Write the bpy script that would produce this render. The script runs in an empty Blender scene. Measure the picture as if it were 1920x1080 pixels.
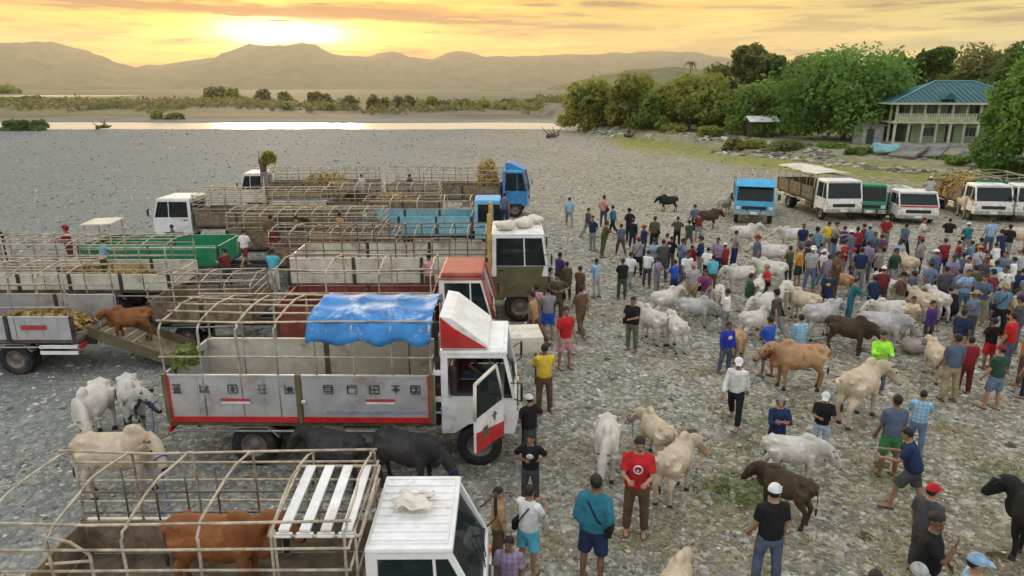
import bpy, bmesh, math, random
import numpy as np
from mathutils import Vector, Matrix
random.seed(7); RNG = np.random.default_rng(11)
R = math.radians
SC = bpy.context.scene
COL = SC.collection
# ------------------------------------------------------------------ camera
CAMH, PITCH, FPX = 7.1, R(16.1), 1300.0
cam = bpy.data.cameras.new('camera'); cam.sensor_width = 36.0; cam.lens = FPX/1920*36; cam.clip_end = 30000; cam.clip_start = .1
camo = bpy.data.objects.new('camera', cam); COL.objects.link(camo)
camo.location = (0, 0, CAMH); camo.rotation_euler = (R(90)-PITCH, 0, 0)
SC.camera = camo
SC.view_settings.view_transform = 'Standard'; SC.view_settings.look = 'None'
SC.view_settings.exposure = 1.08; SC.view_settings.gamma = 1.0
SC.cycles.max_bounces = 5; SC.cycles.diffuse_bounces = 3; SC.cycles.volume_bounces = 1; SC.cycles.transparent_max_bounces = 8
SC.cycles.caustics_reflective = False; SC.cycles.caustics_refractive = False
SC.cycles.volume_step_rate = 4
# ------------------------------------------------------------------ node helper
class V:
    """a node socket with arithmetic"""
    def __init__(s, nt, sock): s.nt, s.s = nt, sock
    def _m(s, op, *a, clamp=False):
        n = s.nt.nodes.new('ShaderNodeMath'); n.operation = op; n.use_clamp = clamp
        for i, q in enumerate((s,)+a):
            if isinstance(q, V): s.nt.links.new(q.s, n.inputs[i])
            else: n.inputs[i].default_value = q
        return V(s.nt, n.outputs[0])
    def __add__(s, o): return s._m('ADD', o)
    def __radd__(s, o): return s._m('ADD', o)
    def __sub__(s, o): return s._m('SUBTRACT', o)
    def __mul__(s, o): return s._m('MULTIPLY', o)
    def __rmul__(s, o): return s._m('MULTIPLY', o)
    def __truediv__(s, o): return s._m('DIVIDE', o)
    def neg(s): return s._m('MULTIPLY', -1.0)
    def exp(s): return s._m('EXPONENT')
    def sq(s): return s._m('MULTIPLY', s)
    def clamp(s): return s._m('ADD', 0.0, clamp=True)
    def mr(s, a, b, c=0., d=1., smooth=True):
        n = s.nt.nodes.new('ShaderNodeMapRange'); n.interpolation_type = 'SMOOTHSTEP' if smooth else 'LINEAR'
        s.nt.links.new(s.s, n.inputs[0])
        for i, q in enumerate((a, b, c, d)): n.inputs[i+1].default_value = q
        return V(s.nt, n.outputs[0])
def vmix(nt, f, a, b, mode='MIX'):
    n = nt.nodes.new('ShaderNodeMix'); n.data_type = 'RGBA'; n.blend_type = mode; n.clamp_factor = True
    for q, i in ((f, 0), (a, 6), (b, 7)):
        if isinstance(q, V): nt.links.new(q.s, n.inputs[i])
        elif isinstance(q, (int, float)): n.inputs[i].default_value = q
        else: n.inputs[i].default_value = (*q, 1) if len(q) == 3 else q
    return V(nt, n.outputs[2])
def vcomb(nt, x, y, z):
    n = nt.nodes.new('ShaderNodeCombineXYZ')
    for i, q in enumerate((x, y, z)):
        if isinstance(q, V): nt.links.new(q.s, n.inputs[i])
        else: n.inputs[i].default_value = q
    return V(nt, n.outputs[0])
def vnoise(nt, vec, scale=1., detail=3., rough=.5, dist=0.):
    n = nt.nodes.new('ShaderNodeTexNoise'); n.inputs['Scale'].default_value = scale
    n.inputs['Detail'].default_value = detail; n.inputs['Roughness'].default_value = rough; n.inputs['Distortion'].default_value = dist
    if vec is not None: nt.links.new(vec.s, n.inputs['Vector'])
    return V(nt, n.outputs['Fac'])
def vvor(nt, vec, scale, feature='F1', out='Distance'):
    n = nt.nodes.new('ShaderNodeTexVoronoi'); n.feature = feature; n.inputs['Scale'].default_value = scale
    if vec is not None: nt.links.new(vec.s, n.inputs['Vector'])
    return V(nt, n.outputs[out])
# ------------------------------------------------------------------ sky and sun
SUN_AZ, SUN_EL = R(-17.3), R(4.3)
W = bpy.data.worlds.new('World'); SC.world = W; W.use_nodes = True
nt = W.node_tree; nt.nodes.clear()
out = nt.nodes.new('ShaderNodeOutputWorld')
sky = nt.nodes.new('ShaderNodeTexSky'); sky.sky_type = 'NISHITA'; sky.sun_disc = False
sky.sun_elevation = SUN_EL; sky.sun_rotation = SUN_AZ; sky.dust_density = 2.5; sky.air_density = 1.2
bg1 = nt.nodes.new('ShaderNodeBackground'); bg1.inputs[1].default_value = 0.007; nt.links.new(sky.outputs[0], bg1.inputs[0])
tc = nt.nodes.new('ShaderNodeTexCoord'); sep = nt.nodes.new('ShaderNodeSeparateXYZ'); nt.links.new(tc.outputs['Generated'], sep.inputs[0])
dx, dy, dz = (V(nt, sep.outputs[i]) for i in range(3))
az = dx._m('ARCTAN2', dy) * (180/math.pi); el = dz._m('ARCSINE') * (180/math.pi)
daz = az - math.degrees(SUN_AZ)
el0 = 3.9
def glow(a, b): return ((daz/a).sq() + ((el-el0)/b).sq()).neg().exp()
away = daz._m('ABSOLUTE').mr(5, 62)                 # 0 towards the sun, 1 off to the side
opp = daz._m('ABSOLUTE').mr(50, 150)
hor = vmix(nt, away, (.49, .238, .006), (.355, .320, .095))
hor = vmix(nt, opp, hor, (.60, .60, .60))
zen = vmix(nt, opp, (.66, .70, .74), (.56, .62, .72))
col = vmix(nt, el.mr(4, 40), hor, zen)
col = vmix(nt, el.mr(3.6, 1.6)*daz._m('ABSOLUTE').mr(26, 4)*.8, col, (.64, .235, .008))
# cloud streaks: noise stretched along the horizon
cv = vcomb(nt, az*.06, el*.75, 0.3)
cn = vnoise(nt, cv, 1.6, 5, .55, .35)
cn2 = vnoise(nt, vcomb(nt, az*.12, el*1.5, 4.), 1.9, 5, .6, .3)
cloud = cn.mr(.50, .60)*.60 + cn2.mr(.56, .66)*.55
light = cn.mr(.47, .36)*.7
# long bank of cloud just over the sun, thin trailing streaks
wob = (cn2-.5)*.55
def streak(a0, e0, sa, se, tilt): return ((((az-a0)/sa).sq()).sq() + (((el + wob - e0) - (az-a0)*tilt)/se).sq()).neg().exp()
bank = streak(-20, 5.42, 12.5, .34, -.004)*1.25 + streak(-7.5, 5.0, 4, .22, -.06)*.9 + streak(-1.0, 4.8, 5.5, .20, -.03)*1.0 + streak(5.0, 4.45, 3.0, .13, .0)*.9 + streak(2.1, 6.1, 1.8, .16, .0)*1.0 + streak(6.5, 6.1, 1.5, .24, .0)*1.0 + streak(4.0, 5.45, 1.6, .12, 0.)*.8 + streak(35, 4.45, 3.5, .32, .06)*.8
cloud = (cloud + bank).clamp()
ccol = vmix(nt, daz._m('ABSOLUTE').mr(3, 26), (.22, .045, .001), (.15, .088, .026))
ccol = vmix(nt, opp, ccol, (.50, .50, .52))
ccol = vmix(nt, el.mr(8, 40), ccol, (.60, .64, .70))
col = vmix(nt, light, col, (.62, .42, .09))
col = vmix(nt, cloud*.97, col, ccol)
veil = (1.0 + cloud*-.92)
g1 = glow(30, 7)*veil; g2 = glow(9., 2.0)*veil; g3 = glow(3.6, .95)*veil
col = vmix(nt, g1*.35, col, (.62, .31, .015))
def addc(col, f, c):
    n = nt.nodes.new('ShaderNodeMix'); n.data_type = 'RGBA'; n.blend_type = 'ADD'; n.clamp_factor = False
    nt.links.new(f.s, n.inputs[0]); nt.links.new(col.s, n.inputs[6]); n.inputs[7].default_value = (*c, 1)
    return V(nt, n.outputs[2])
col = addc(col, g2, (.42, .27, .015)); col = addc(col, g3, (3.4, 3.0, 1.9))
nt.links.new(vmix(nt, cloud*.9, V(nt, sky.outputs[0]), (0., 0., 0.)).s, bg1.inputs[0])      # cloud hides the clear sky behind it
bg2 = nt.nodes.new('ShaderNodeBackground'); bg2.inputs[1].default_value = 0.92; nt.links.new(col.s, bg2.inputs[0])
ad = nt.nodes.new('ShaderNodeAddShader'); nt.links.new(bg1.outputs[0], ad.inputs[0]); nt.links.new(bg2.outputs[0], ad.inputs[1])
nt.links.new(ad.outputs[0], out.inputs[0])
sl = bpy.data.lights.new('sun', 'SUN'); sl.energy = 1.8; sl.angle = R(10); sl.color = (1, .70, .36)
slo = bpy.data.objects.new('sun', sl); COL.objects.link(slo)
sd = Vector((math.sin(SUN_AZ)*math.cos(SUN_EL), math.cos(SUN_AZ)*math.cos(SUN_EL), math.sin(SUN_EL)))
slo.rotation_euler = (-sd).to_track_quat('-Z', 'Y').to_euler(); slo.location = (-30, 90, 40)
# ------------------------------------------------------------------ helpers
def gp(px, py, z=0.0):
    """the place at height z that the camera sees at this spot of the photograph"""
    xc, yc = (px-960)/FPX, (540-py)/FPX
    d = Vector((xc, math.cos(PITCH)+yc*math.sin(PITCH), -math.sin(PITCH)+yc*math.cos(PITCH)))
    t = (z-CAMH)/d.z
    return Vector((d.x*t, d.y*t, z))
def pz(px, py, Y):
    xc, yc = (px-960)/FPX, (540-py)/FPX
    d = Vector((xc, math.cos(PITCH)+yc*math.sin(PITCH), -math.sin(PITCH)+yc*math.cos(PITCH)))
    t = Y/d.y
    return Vector((d.x*t, Y, CAMH+d.z*t))
MATS = {}
def newmat(name):
    m = bpy.data.materials.new(name); m.use_nodes = True
    return m, m.node_tree, m.node_tree.nodes['Principled BSDF']
def mat(name, c, rough=.7, var=.18, scale=5., bump=.0, metal=0., spec=.4, dirt=None, dirtamt=.5, sub=0.):
    if name in MATS: return MATS[name]
    m, nt, b = newmat(name)
    t = nt.nodes.new('ShaderNodeTexCoord'); ob = V(nt, t.outputs['Object'])
    n1 = vnoise(nt, ob, scale, 5, .6)
    c2 = tuple(max(0, x*(1-var*1.6)) for x in c); c3 = tuple(min(1, x*(1+var)) for x in c)
    cc = vmix(nt, n1.mr(.3, .7), c2, c3)
    if dirt:
        n2 = vnoise(nt, ob, scale*.45, 6, .7, .4)
        cc = vmix(nt, n2.mr(.5, .68)*dirtamt, cc, dirt)
    nt.links.new(cc.s, b.inputs['Base Color'])
    nt.links.new(n1.mr(.2, .8, max(0, rough-.12), min(1, rough+.12)).s, b.inputs['Roughness'])
    b.inputs['Metallic'].default_value = metal; b.inputs['Specular IOR Level'].default_value = spec
    if bump:
        bp = nt.nodes.new('ShaderNodeBump'); bp.inputs['Strength'].default_value = bump; bp.inputs['Distance'].default_value = .02
        nt.links.new(vnoise(nt, ob, scale*4, 5, .65).s, bp.inputs['Height']); nt.links.new(bp.outputs[0], b.inputs['Normal'])
    MATS[name] = m
    return m
class MB:
    """collects shapes; build() links them as one mesh object"""
    def __init__(s): s.v, s.f, s.m, s.sm = [], [], [], []
    def add(s, vs, fs, mi=0, smooth=False):
        o = len(s.v); s.v += [tuple(q) for q in vs]
        for f in fs: s.f.append(tuple(i+o for i in f)); s.m.append(mi); s.sm.append(smooth)
        return s
    def box(s, c, d, rot=None, mi=0, bev=0.):
        hx, hy, hz = d[0]/2, d[1]/2, d[2]/2
        if bev > 0:
            bm = bmesh.new(); bmesh.ops.create_cube(bm, size=1)
            for v in bm.verts: v.co = Vector((v.co.x*d[0], v.co.y*d[1], v.co.z*d[2]))
            bmesh.ops.bevel(bm, geom=bm.edges[:], offset=bev, segments=2, affect='EDGES', profile=.6)
            vs = [v.co.copy() for v in bm.verts]; bm.verts.index_update(); fs = [[v.index for v in f.verts] for f in bm.faces]; bm.free()
        else:
            vs = [Vector((x*hx, y*hy, z*hz)) for x in (-1, 1) for y in (-1, 1) for z in (-1, 1)]
            fs = [(0, 1, 3, 2), (4, 6, 7, 5), (0, 4, 5, 1), (2, 3, 7, 6), (0, 2, 6, 4), (1, 5, 7, 3)]
        if rot is not None: vs = [rot @ v for v in vs]
        c = Vector(c); return s.add([v+c for v in vs], fs, mi)
    def tube(s, pts, r, n=8, mi=0, cap=True, smooth=True):
        pts = [Vector(p) for p in pts]; rs = r if isinstance(r, (list, tuple)) else [r]*len(pts)
        vs, fs = [], []; up = None
        for i, p in enumerate(pts):
            t = (pts[min(i+1, len(pts)-1)]-pts[max(i-1, 0)])
            t = t.normalized() if t.length > 1e-9 else Vector((0, 0, 1))
            if up is None: up = Vector((0, 0, 1)) if abs(t.z) < .9 else Vector((1, 0, 0))
            a = up.cross(t)
            if a.length < 1e-4: a = Vector((1, 0, 0)).cross(t)
            a.normalize(); b = t.cross(a); up = b
            for k in range(n):
                w = 2*math.pi*k/n; vs.append(p+(a*math.cos(w)+b*math.sin(w))*rs[i])
        for i in range(len(pts)-1):
            for k in range(n):
                k2 = (k+1) % n; fs.append((i*n+k, i*n+k2, (i+1)*n+k2, (i+1)*n+k))
        if cap: fs.append(tuple(range(n))[::-1]); fs.append(tuple((len(pts)-1)*n+k for k in range(n)))
        return s.add(vs, fs, mi, smooth)
    def loft(s, rings, mi=0, smooth=True, n=12):
        """rings: (centre, half-axis a vector, half-axis b vector)"""
        vs, fs = [], []
        for c, a, b in rings:
            for k in range(n):
                w = 2*math.pi*k/n; vs.append(c+a*math.cos(w)+b*math.sin(w))
        for i in range(len(rings)-1):
            for k in range(n):
                k2 = (k+1) % n; fs.append((i*n+k, i*n+k2, (i+1)*n+k2, (i+1)*n+k))
        fs.append(tuple(range(n))[::-1]); fs.append(tuple((len(rings)-1)*n+k for k in range(n)))
        return s.add(vs, fs, mi, smooth)
    def ball(s, c, r, rot=None, mi=0, nu=10, nv=7, smooth=True):
        c = Vector(c); r = r if isinstance(r, (tuple, list)) else (r, r, r)
        vs, fs = [Vector((0, 0, -r[2]))], []
        for i in range(1, nv):
            ph = -math.pi/2+math.pi*i/nv
            for k in range(nu):
                w = 2*math.pi*k/nu; vs.append(Vector((r[0]*math.cos(ph)*math.cos(w), r[1]*math.cos(ph)*math.sin(w), r[2]*math.sin(ph))))
        vs.append(Vector((0, 0, r[2]))); L = len(vs)-1
        for k in range(nu):
            k2 = (k+1) % nu; fs.append((0, 1+k2, 1+k)); fs.append((L, L-nu+k, L-nu+k2))
            for i in range(nv-2): fs.append((1+i*nu+k, 1+i*nu+k2, 1+(i+1)*nu+k2, 1+(i+1)*nu+k))
        if rot is not None: vs = [rot @ v for v in vs]
        return s.add([v+c for v in vs], fs, mi, smooth)
    def prism(s, poly, y0, y1, mi=0, axis='y'):
        """extrude an outline given in (x,z) from y0 to y1"""
        n = len(poly)
        if axis == 'y': vs = [Vector((x, y0, z)) for x, z in poly]+[Vector((x, y1, z)) for x, z in poly]
        elif axis == 'x': vs = [Vector((y0, x, z)) for x, z in poly]+[Vector((y1, x, z)) for x, z in poly]
        else: vs = [Vector((x, z, y0)) for x, z in poly]+[Vector((x, z, y1)) for x, z in poly]
        fs = [tuple(range(n)), tuple(range(2*n-1, n-1, -1))]+[(i, n+i, n+(i+1) % n, (i+1) % n) for i in range(n)]
        return s.add(vs, fs, mi)
    def slab(s, quad, t, mi=0):
        """four corners given a thickness"""
        q = [Vector(p) for p in quad]; nrm = (q[1]-q[0]).cross(q[3]-q[0]).normalized()*t/2
        vs = [p-nrm for p in q]+[p+nrm for p in q]
        return s.add(vs, [(3, 2, 1, 0), (4, 5, 6, 7), (0, 1, 5, 4), (1, 2, 6, 5), (2, 3, 7, 6), (3, 0, 4, 7)], mi)
    def mesh(s, name, mats):
        me = bpy.data.meshes.new(name); me.from_pydata([tuple(v) for v in s.v], [], s.f)
        for m in (mats if isinstance(mats, (list, tuple)) else [mats]): me.materials.append(m)
        me.polygons.foreach_set('material_index', s.m); me.polygons.foreach_set('use_smooth', s.sm)
        bm = bmesh.new(); bm.from_mesh(me); bmesh.ops.recalc_face_normals(bm, faces=bm.faces[:]); bm.to_mesh(me); bm.free()
        return me
    def build(s, name, mats, parent=None):
        return link(name, s.mesh(name, mats), parent)
def link(name, me, parent=None):
    o = bpy.data.objects.new(name, me); COL.objects.link(o)
    if parent is not None: o.parent = parent
    return o
def tag(o, label=None, cat=None, group=None, kind=None):
    if label: o['label'] = label
    if cat: o['category'] = cat
    if group: o['group'] = group
    if kind: o['kind'] = kind
    return o
def thing(name, label, cat, loc=(0, 0, 0), rz=0., group=None):
    o = bpy.data.objects.new(name, None); COL.objects.link(o); o.empty_display_size = .3
    o.location = loc; o.rotation_euler = (0, 0, rz)
    return tag(o, label, cat, group)
def npmesh(name, verts, faces, mats, smooth=False, attr=None):
    """mesh from numpy arrays; faces (n,3) or (n,4)"""
    me = bpy.data.meshes.new(name); verts = np.asarray(verts, np.float32); faces = np.asarray(faces, np.int32)
    k = faces.shape[1]; me.vertices.add(len(verts)); me.vertices.foreach_set('co', verts.ravel())
    me.loops.add(faces.size); me.loops.foreach_set('vertex_index', faces.ravel())
    me.polygons.add(len(faces)); me.polygons.foreach_set('loop_start', np.arange(0, faces.size, k, dtype=np.int32))
    if smooth: me.polygons.foreach_set('use_smooth', np.ones(len(faces), bool))
    if attr:
        for an, (dom, data) in attr.items():
            a = me.attributes.new(an, 'FLOAT', dom); a.data.foreach_set('value', np.asarray(data, np.float32))
    for m in (mats if isinstance(mats, (list, tuple)) else [mats]): me.materials.append(m)
    me.update(calc_edges=True); me.validate()
    return me
def sstep(a, b, x):
    t = np.clip((x-a)/(b-a), 0, 1); return t*t*(3-2*t)
def vn(x, y, seed=0, oct=4):
    """cheap value noise"""
    x = np.asarray(x, float); y = np.asarray(y, float); s = 0; am = 1; tot = 0
    for o in range(oct):
        xi, yi = np.floor(x).astype(np.int64), np.floor(y).astype(np.int64); fx, fy = x-xi, y-yi
        fx = fx*fx*(3-2*fx); fy = fy*fy*(3-2*fy)
        def h(a, b):
            q = np.sin(a*127.1+b*311.7+seed*74.7+o*19.3)*43758.5453; return q-np.floor(q)
        s = s+am*((h(xi, yi)*(1-fx)+h(xi+1, yi)*fx)*(1-fy)+(h(xi, yi+1)*(1-fx)+h(xi+1, yi+1)*fx)*fy); tot += am
        am *= .5; x = x*2.03+7.1; y = y*2.03+3.7
    return s/tot
# ------------------------------------------------------------------ ground
BK = [gp(*p) for p in ((1062, 236), (1075, 243), (1130, 262), (1230, 272), (1350, 290), (1480, 300), (1620, 318), (1760, 330), (1920, 345))]
BX = np.array([p.x for p in BK]+[60, 90, 400]); BY = np.array([p.y for p in BK]+[42, 34, -200])
def ybank(x): return np.where(x < BX[0], 1e5, np.interp(x, BX, BY))
def bankd(x, y): return (y-ybank(x))*.38
def gh(x, y):
    x = np.asarray(x, float); y = np.asarray(y, float)
    h = (vn(x*.09, y*.09, 1)-.5)*.25*sstep(40, 90, y)+(vn(x*.35, y*.35, 2, 3)-.5)*.07
    d = bankd(x, y); h = h+1.1*sstep(0, 8, d)+.8*sstep(8, 45, d)
    ch = sstep(127, 134, y+(vn(x*.05, x*0, 5)-.5)*6)*(1-sstep(151, 160, y+(vn(x*.04, x*0+9, 6)-.5)*8))*(1-sstep(4, 13, x))
    h = h-1.0*ch
    ch2 = sstep(600, 640, y)*(1-sstep(730, 780, y))*sstep(-520, -480, x)*(1-sstep(-395, -360, x))
    h = h-1.2*ch2
    far = sstep(165, 420, y); h = h+far*(vn(x*.012, y*.012, 8)-.4)*1.2
    return h
rr = np.concatenate([np.arange(1, 40, 1.5), np.arange(40, 200, 2.2), np.geomspace(200, 13000, 60)])
aa = np.radians(np.concatenate([np.arange(-48, 48.01, .55), np.arange(54, 311, 6.)]))
A_, R_ = np.meshgrid(aa, rr); gx, gy = R_*np.sin(A_), R_*np.cos(A_); gz = gh(gx, gy)
nr, na = gx.shape
idx = np.arange(nr*na).reshape(nr, na); nx = np.roll(idx, -1, 1)
fc = np.stack([idx[:-1], nx[:-1], nx[1:], idx[1:]], -1).reshape(-1, 4)
x, y = gx.ravel(), gy.ravel(); bd = bankd(x, y)
grass = sstep(-9, -2, bd+(vn(x*.25, y*.12, 3)-.5)*7)*(1-.75*sstep(1.5, 5, bd))
grass = np.maximum(grass*sstep(10, 16, x), .95*sstep(6, 20, bd))
grass = np.maximum(grass, .5*sstep(.60, .70, vn(x*.12, y*.07, 12))*sstep(45, 70, y)*sstep(-4, 10, x)*(1-sstep(125, 135, y)))
plain = sstep(158, 175, y)
green = sstep(170, 230, y)*sstep(.48, .60, vn(x*.010, y*.018, 21))
m, nt, b = newmat('riverbed_gravel')
geo = nt.nodes.new('ShaderNodeNewGeometry'); P = V(nt, geo.outputs['Position'])
def attr(n):
    a = nt.nodes.new('ShaderNodeAttribute'); a.attribute_name = n; return V(nt, a.outputs['Fac'])
big = vnoise(nt, P, .07, 5, .6); mid = vnoise(nt, P, .55, 5, .65)
c = vmix(nt, big.mr(.3, .7), (.185, .168, .118), (.275, .250, .180))
c = vmix(nt, mid.mr(.42, .78)*.6, c, (.150, .132, .082))
mid2 = vnoise(nt, P, 1.7, 6, .7, .5)
c = vmix(nt, mid2.mr(.56, .70)*.5, c, (.115, .100, .064))
def pebbles(c, sc, amt):
    n = nt.nodes.new('ShaderNodeTexVoronoi'); n.inputs['Scale'].default_value = sc; nt.links.new(P.s, n.inputs['Vector'])
    hs = nt.nodes.new('ShaderNodeSeparateColor'); nt.links.new(n.outputs['Color'], hs.inputs[0]); r = V(nt, hs.outputs[0]); g = V(nt, hs.outputs[1])
    c = vmix(nt, r.mr(.62, .95)*amt, c, (.62, .59, .51)); c = vmix(nt, g.mr(.70, .98)*amt, c, (.075, .08, .08))
    return c, V(nt, n.outputs['Distance'])
c, d1 = pebbles(c, 15., .60); c, d2 = pebbles(c, 6.5, .42); c, d3 = pebbles(c, 2.4, .16)
cool = V(nt, nt.nodes.new('ShaderNodeSeparateXYZ').outputs[0]); nt.links.new(P.s, cool.s.node.inputs[0])
c = vmix(nt, cool.mr(8, -20)*.72, c, (.135, .170, .188))  # blue sky reflection painted into the gravel colour, growing towards the left
gn = vnoise(nt, P, .9, 5, .7)
gcol = vmix(nt, gn.mr(.35, .65), (.130, .165, .030), (.330, .300, .075))
c = vmix(nt, attr('grass')*gn.mr(.22, .5), c, gcol)
pn = vnoise(nt, P, .03, 6, .65)
pcol = vmix(nt, pn.mr(.35, .65), (.115, .10, .075), (.20, .175, .125))
c = vmix(nt, attr('plain'), c, pcol); c = vmix(nt, attr('green')*vnoise(nt, P, .06, 5, .6).mr(.35, .6), c, (.16, .165, .06))
nt.links.new(c.s, b.inputs['Base Color']); b.inputs['Roughness'].default_value = .85; b.inputs['Specular IOR Level'].default_value = .25
bp = nt.nodes.new('ShaderNodeBump'); bp.inputs['Strength'].default_value = .8; bp.inputs['Distance'].default_value = .07; bp.invert = True
nt.links.new((d1*.5 + d2*1.0 + mid2*-.6).s, bp.inputs['Height']); nt.links.new(bp.outputs[0], b.inputs['Normal'])
ground = link('ground', npmesh('ground', np.stack([x, y, gz.ravel()], -1), fc, m, True, {'grass': ('POINT', grass), 'plain': ('POINT', plain), 'green': ('POINT', green)}))
tag(ground, kind='structure', label='stony grey riverbed with patches of trampled straw and grass')
# ------------------------------------------------------------------ river
m, nt, b = newmat('river_water')
b.inputs['Base Color'].default_value = (.60, .57, .48, 1); b.inputs['Roughness'].default_value = .25; b.inputs['IOR'].default_value = 1.33
t = nt.nodes.new('ShaderNodeNewGeometry'); bp = nt.nodes.new('ShaderNodeBump'); bp.inputs['Strength'].default_value = .8; bp.inputs['Distance'].default_value = .10
nt.links.new(vnoise(nt, V(nt, t.outputs['Position']), 1.2, 3, .5).s, bp.inputs['Height']); nt.links.new(bp.outputs[0], b.inputs['Normal'])
WATER = m
for nm, x0, x1, y0, y1, zz, lb in (('river', -420, 15, 122, 166, -.30, 'bright shallow river channel beyond the gravel'), ('river', -540, -340, 590, 790, -.30, 'far thin river channel on the floodplain')):
    xs = np.linspace(x0, x1, 30); ys = np.linspace(y0, y1, 5); X, Y = np.meshgrid(xs, ys); i = np.arange(X.size).reshape(X.shape)
    f = np.stack([i[:-1, :-1], i[:-1, 1:], i[1:, 1:], i[1:, :-1]], -1).reshape(-1, 4)
    tag(link(nm, npmesh(nm, np.stack([X.ravel(), Y.ravel(), np.full(X.size, zz)], -1), f, WATER)), label=lb, kind='structure')
# ------------------------------------------------------------------ mountains
def ridge(name, prof, dist, depth, seed, m, rough=.10, label=None, base_y=190, nx_=220, nz=26):
    px = np.array([p[0] for p in prof], float); py = np.array([p[1] for p in prof], float)
    xs = np.linspace(px[0], px[-1], nx_); ys = np.interp(xs, px, py)
    ys = ys+(vn(xs*.045, xs*0, seed)-.5)*5
    cr = [pz(a, c_, dist) for a, c_ in zip(xs, ys)]; X0 = np.array([q.x for q in cr])[:, None]; H = np.maximum(np.array([q.z for q in cr]), 4.)[:, None]
    t = np.linspace(0, 1, nz)[None, :]                     # 0 near foot, .6 crest, 1 far foot
    s1, s2 = np.clip(t/.6, 0, 1), np.clip((t-.6)/.4, 0, 1)
    yy = np.where(t < .6, dist-depth*(1-s1), dist+depth*.7*s2)+X0*0; z = np.where(t < .6, H*s1**1.35, H*(1-s2**1.2)); X0 = X0+yy*0
    e = vn(X0/depth*7, yy/depth*7, seed+3, 5)-.5; g = vn(X0/depth*16, yy/depth*3.0, seed+9, 3)-.5
    k = np.where(t < .6, np.clip(np.sin(np.pi*s1), 0, 1)**.8, np.clip(np.sin(np.pi*s2), 0, 1))
    vs = np.stack([X0+e*depth*.10*k, yy, np.maximum(-3, z+H*(e*rough*6+g*.85)*k*.6-2)], -1).reshape(-1, 3)
    i = np.arange(nx_*nz).reshape(nx_, nz)
    f = np.stack([i[:-1, :-1], i[1:, :-1], i[1:, 1:], i[:-1, 1:]], -1).reshape(-1, 4)
    o = link(name, npmesh(name, vs, f, m, True)); tag(o, label=label, kind='structure'); return o
def hillmat(name, c1, c2, sc):
    m, nt, b = newmat(name); g = nt.nodes.new('ShaderNodeNewGeometry')
    n = vnoise(nt, V(nt, g.outputs['Position']), sc, 7, .65)
    nt.links.new(vmix(nt, n.mr(.35, .65), c1, c2).s, b.inputs['Base Color']); b.inputs['Roughness'].default_value = .95; b.inputs['Specular IOR Level'].default_value = .1
    return m
MH = hillmat('mountain_forest', (.045, .055, .035), (.12, .11, .065), .006)
ridge('mountains', [(-420, 150), (-300, 118), (-150, 96), (0, 81), (95, 77), (150, 91), (190, 107), (240, 122), (290, 138), (360, 160), (430, 180)], 5600, 1800, 3, MH, label='hazy mountain range rising at the left edge')
ridge('mountains', [(100, 160), (180, 140), (265, 125), (330, 117), (420, 105), (440, 97), (466, 81), (478, 84), (500, 86), (535, 85), (565, 79), (590, 82), (606, 92), (622, 100), (645, 105), (690, 105), (735, 95), (765, 106), (810, 110), (835, 100), (860, 95), (885, 99), (905, 105), (1000, 104), (1060, 102), (1190, 98), (1240, 95), (1300, 98), (1345, 105), (1420, 118), (1520, 120), (1650, 110), (1800, 118), (2000, 110), (2300, 140)], 7000, 2200, 5, MH, label='long hazy mountain range with a flat-topped peak under the sun', nx_=420)
ridge('hills', [(900, 189), (960, 184), (1000, 172), (1060, 155), (1110, 143), (1180, 130), (1260, 124), (1340, 130), (1500, 140), (1700, 140), (2000, 150), (2200, 170)], 2000, 700, 9, hillmat('hill_green', (.055, .075, .03), (.12, .13, .05), .02), label='low green hill behind the bank trees')
ridge('hills', [(-500, 168), (-200, 160), (0, 155), (150, 160), (300, 166), (430, 172), (600, 176), (760, 178), (900, 181), (980, 185)], 2900, 900, 15, hillmat('foothill', (.07, .075, .04), (.13, .125, .065), .012), label='low foothills below the mountain range', rough=.14)
# ------------------------------------------------------------------ haze
hz = MB(); hz.box((0, 4050, 290), (16000, 8700*1.16, 600)); 
hm = bpy.data.materials.new('haze_air'); hm.use_nodes = True; nt = hm.node_tree; nt.nodes.clear()
o_ = nt.nodes.new('ShaderNodeOutputMaterial'); pv = nt.nodes.new('ShaderNodeVolumePrincipled')
pv.inputs['Color'].default_value = (.94, .86, .72, 1); pv.inputs['Density'].default_value = 0.85e-4; pv.inputs['Anisotropy'].default_value = .42
nt.links.new(pv.outputs[0], o_.inputs['Volume'])
hzo = hz.build('haze', hm); tag(hzo, kind='stuff', label='thin warm haze filling the valley air')
# ------------------------------------------------------------------ trees
def leafmat(name, c1, c2, trans=.25):
    m, nt, b = newmat(name)
    a = nt.nodes.new('ShaderNodeAttribute'); a.attribute_name = 'tint'
    c = vmix(nt, V(nt, a.outputs['Fac']), c1, c2)
    nt.links.new(c.s, b.inputs['Base Color']); b.inputs['Roughness'].default_value = .6; b.inputs['Specular IOR Level'].default_value = .25
    tr = nt.nodes.new('ShaderNodeBsdfTranslucent'); nt.links.new(c.s, tr.inputs[0])
    mx = nt.nodes.new('ShaderNodeMixShader'); mx.inputs[0].default_value = trans
    nt.links.new(b.outputs[0], mx.inputs[1]); nt.links.new(tr.outputs[0], mx.inputs[2])
    nt.links.new(mx.outputs[0], nt.nodes['Material Output'].inputs[0])
    MATS[name] = m; return m
LEAF = [leafmat('leaf_mid_green', (.100, .190, .038), (.280, .390, .080), .55), leafmat('leaf_olive', (.190, .225, .045), (.440, .440, .105), .58),
        leafmat('leaf_bright_green', (.075, .185, .040), (.230, .380, .080), .5), leafmat('leaf_dark', (.065, .130, .034), (.190, .270, .065), .5),
        leafmat('leaf_brownish', (.150, .165, .055), (.310, .320, .105), .55), leafmat('leaf_dry', (.15, .145, .055), (.28, .26, .10), .4)]
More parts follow.
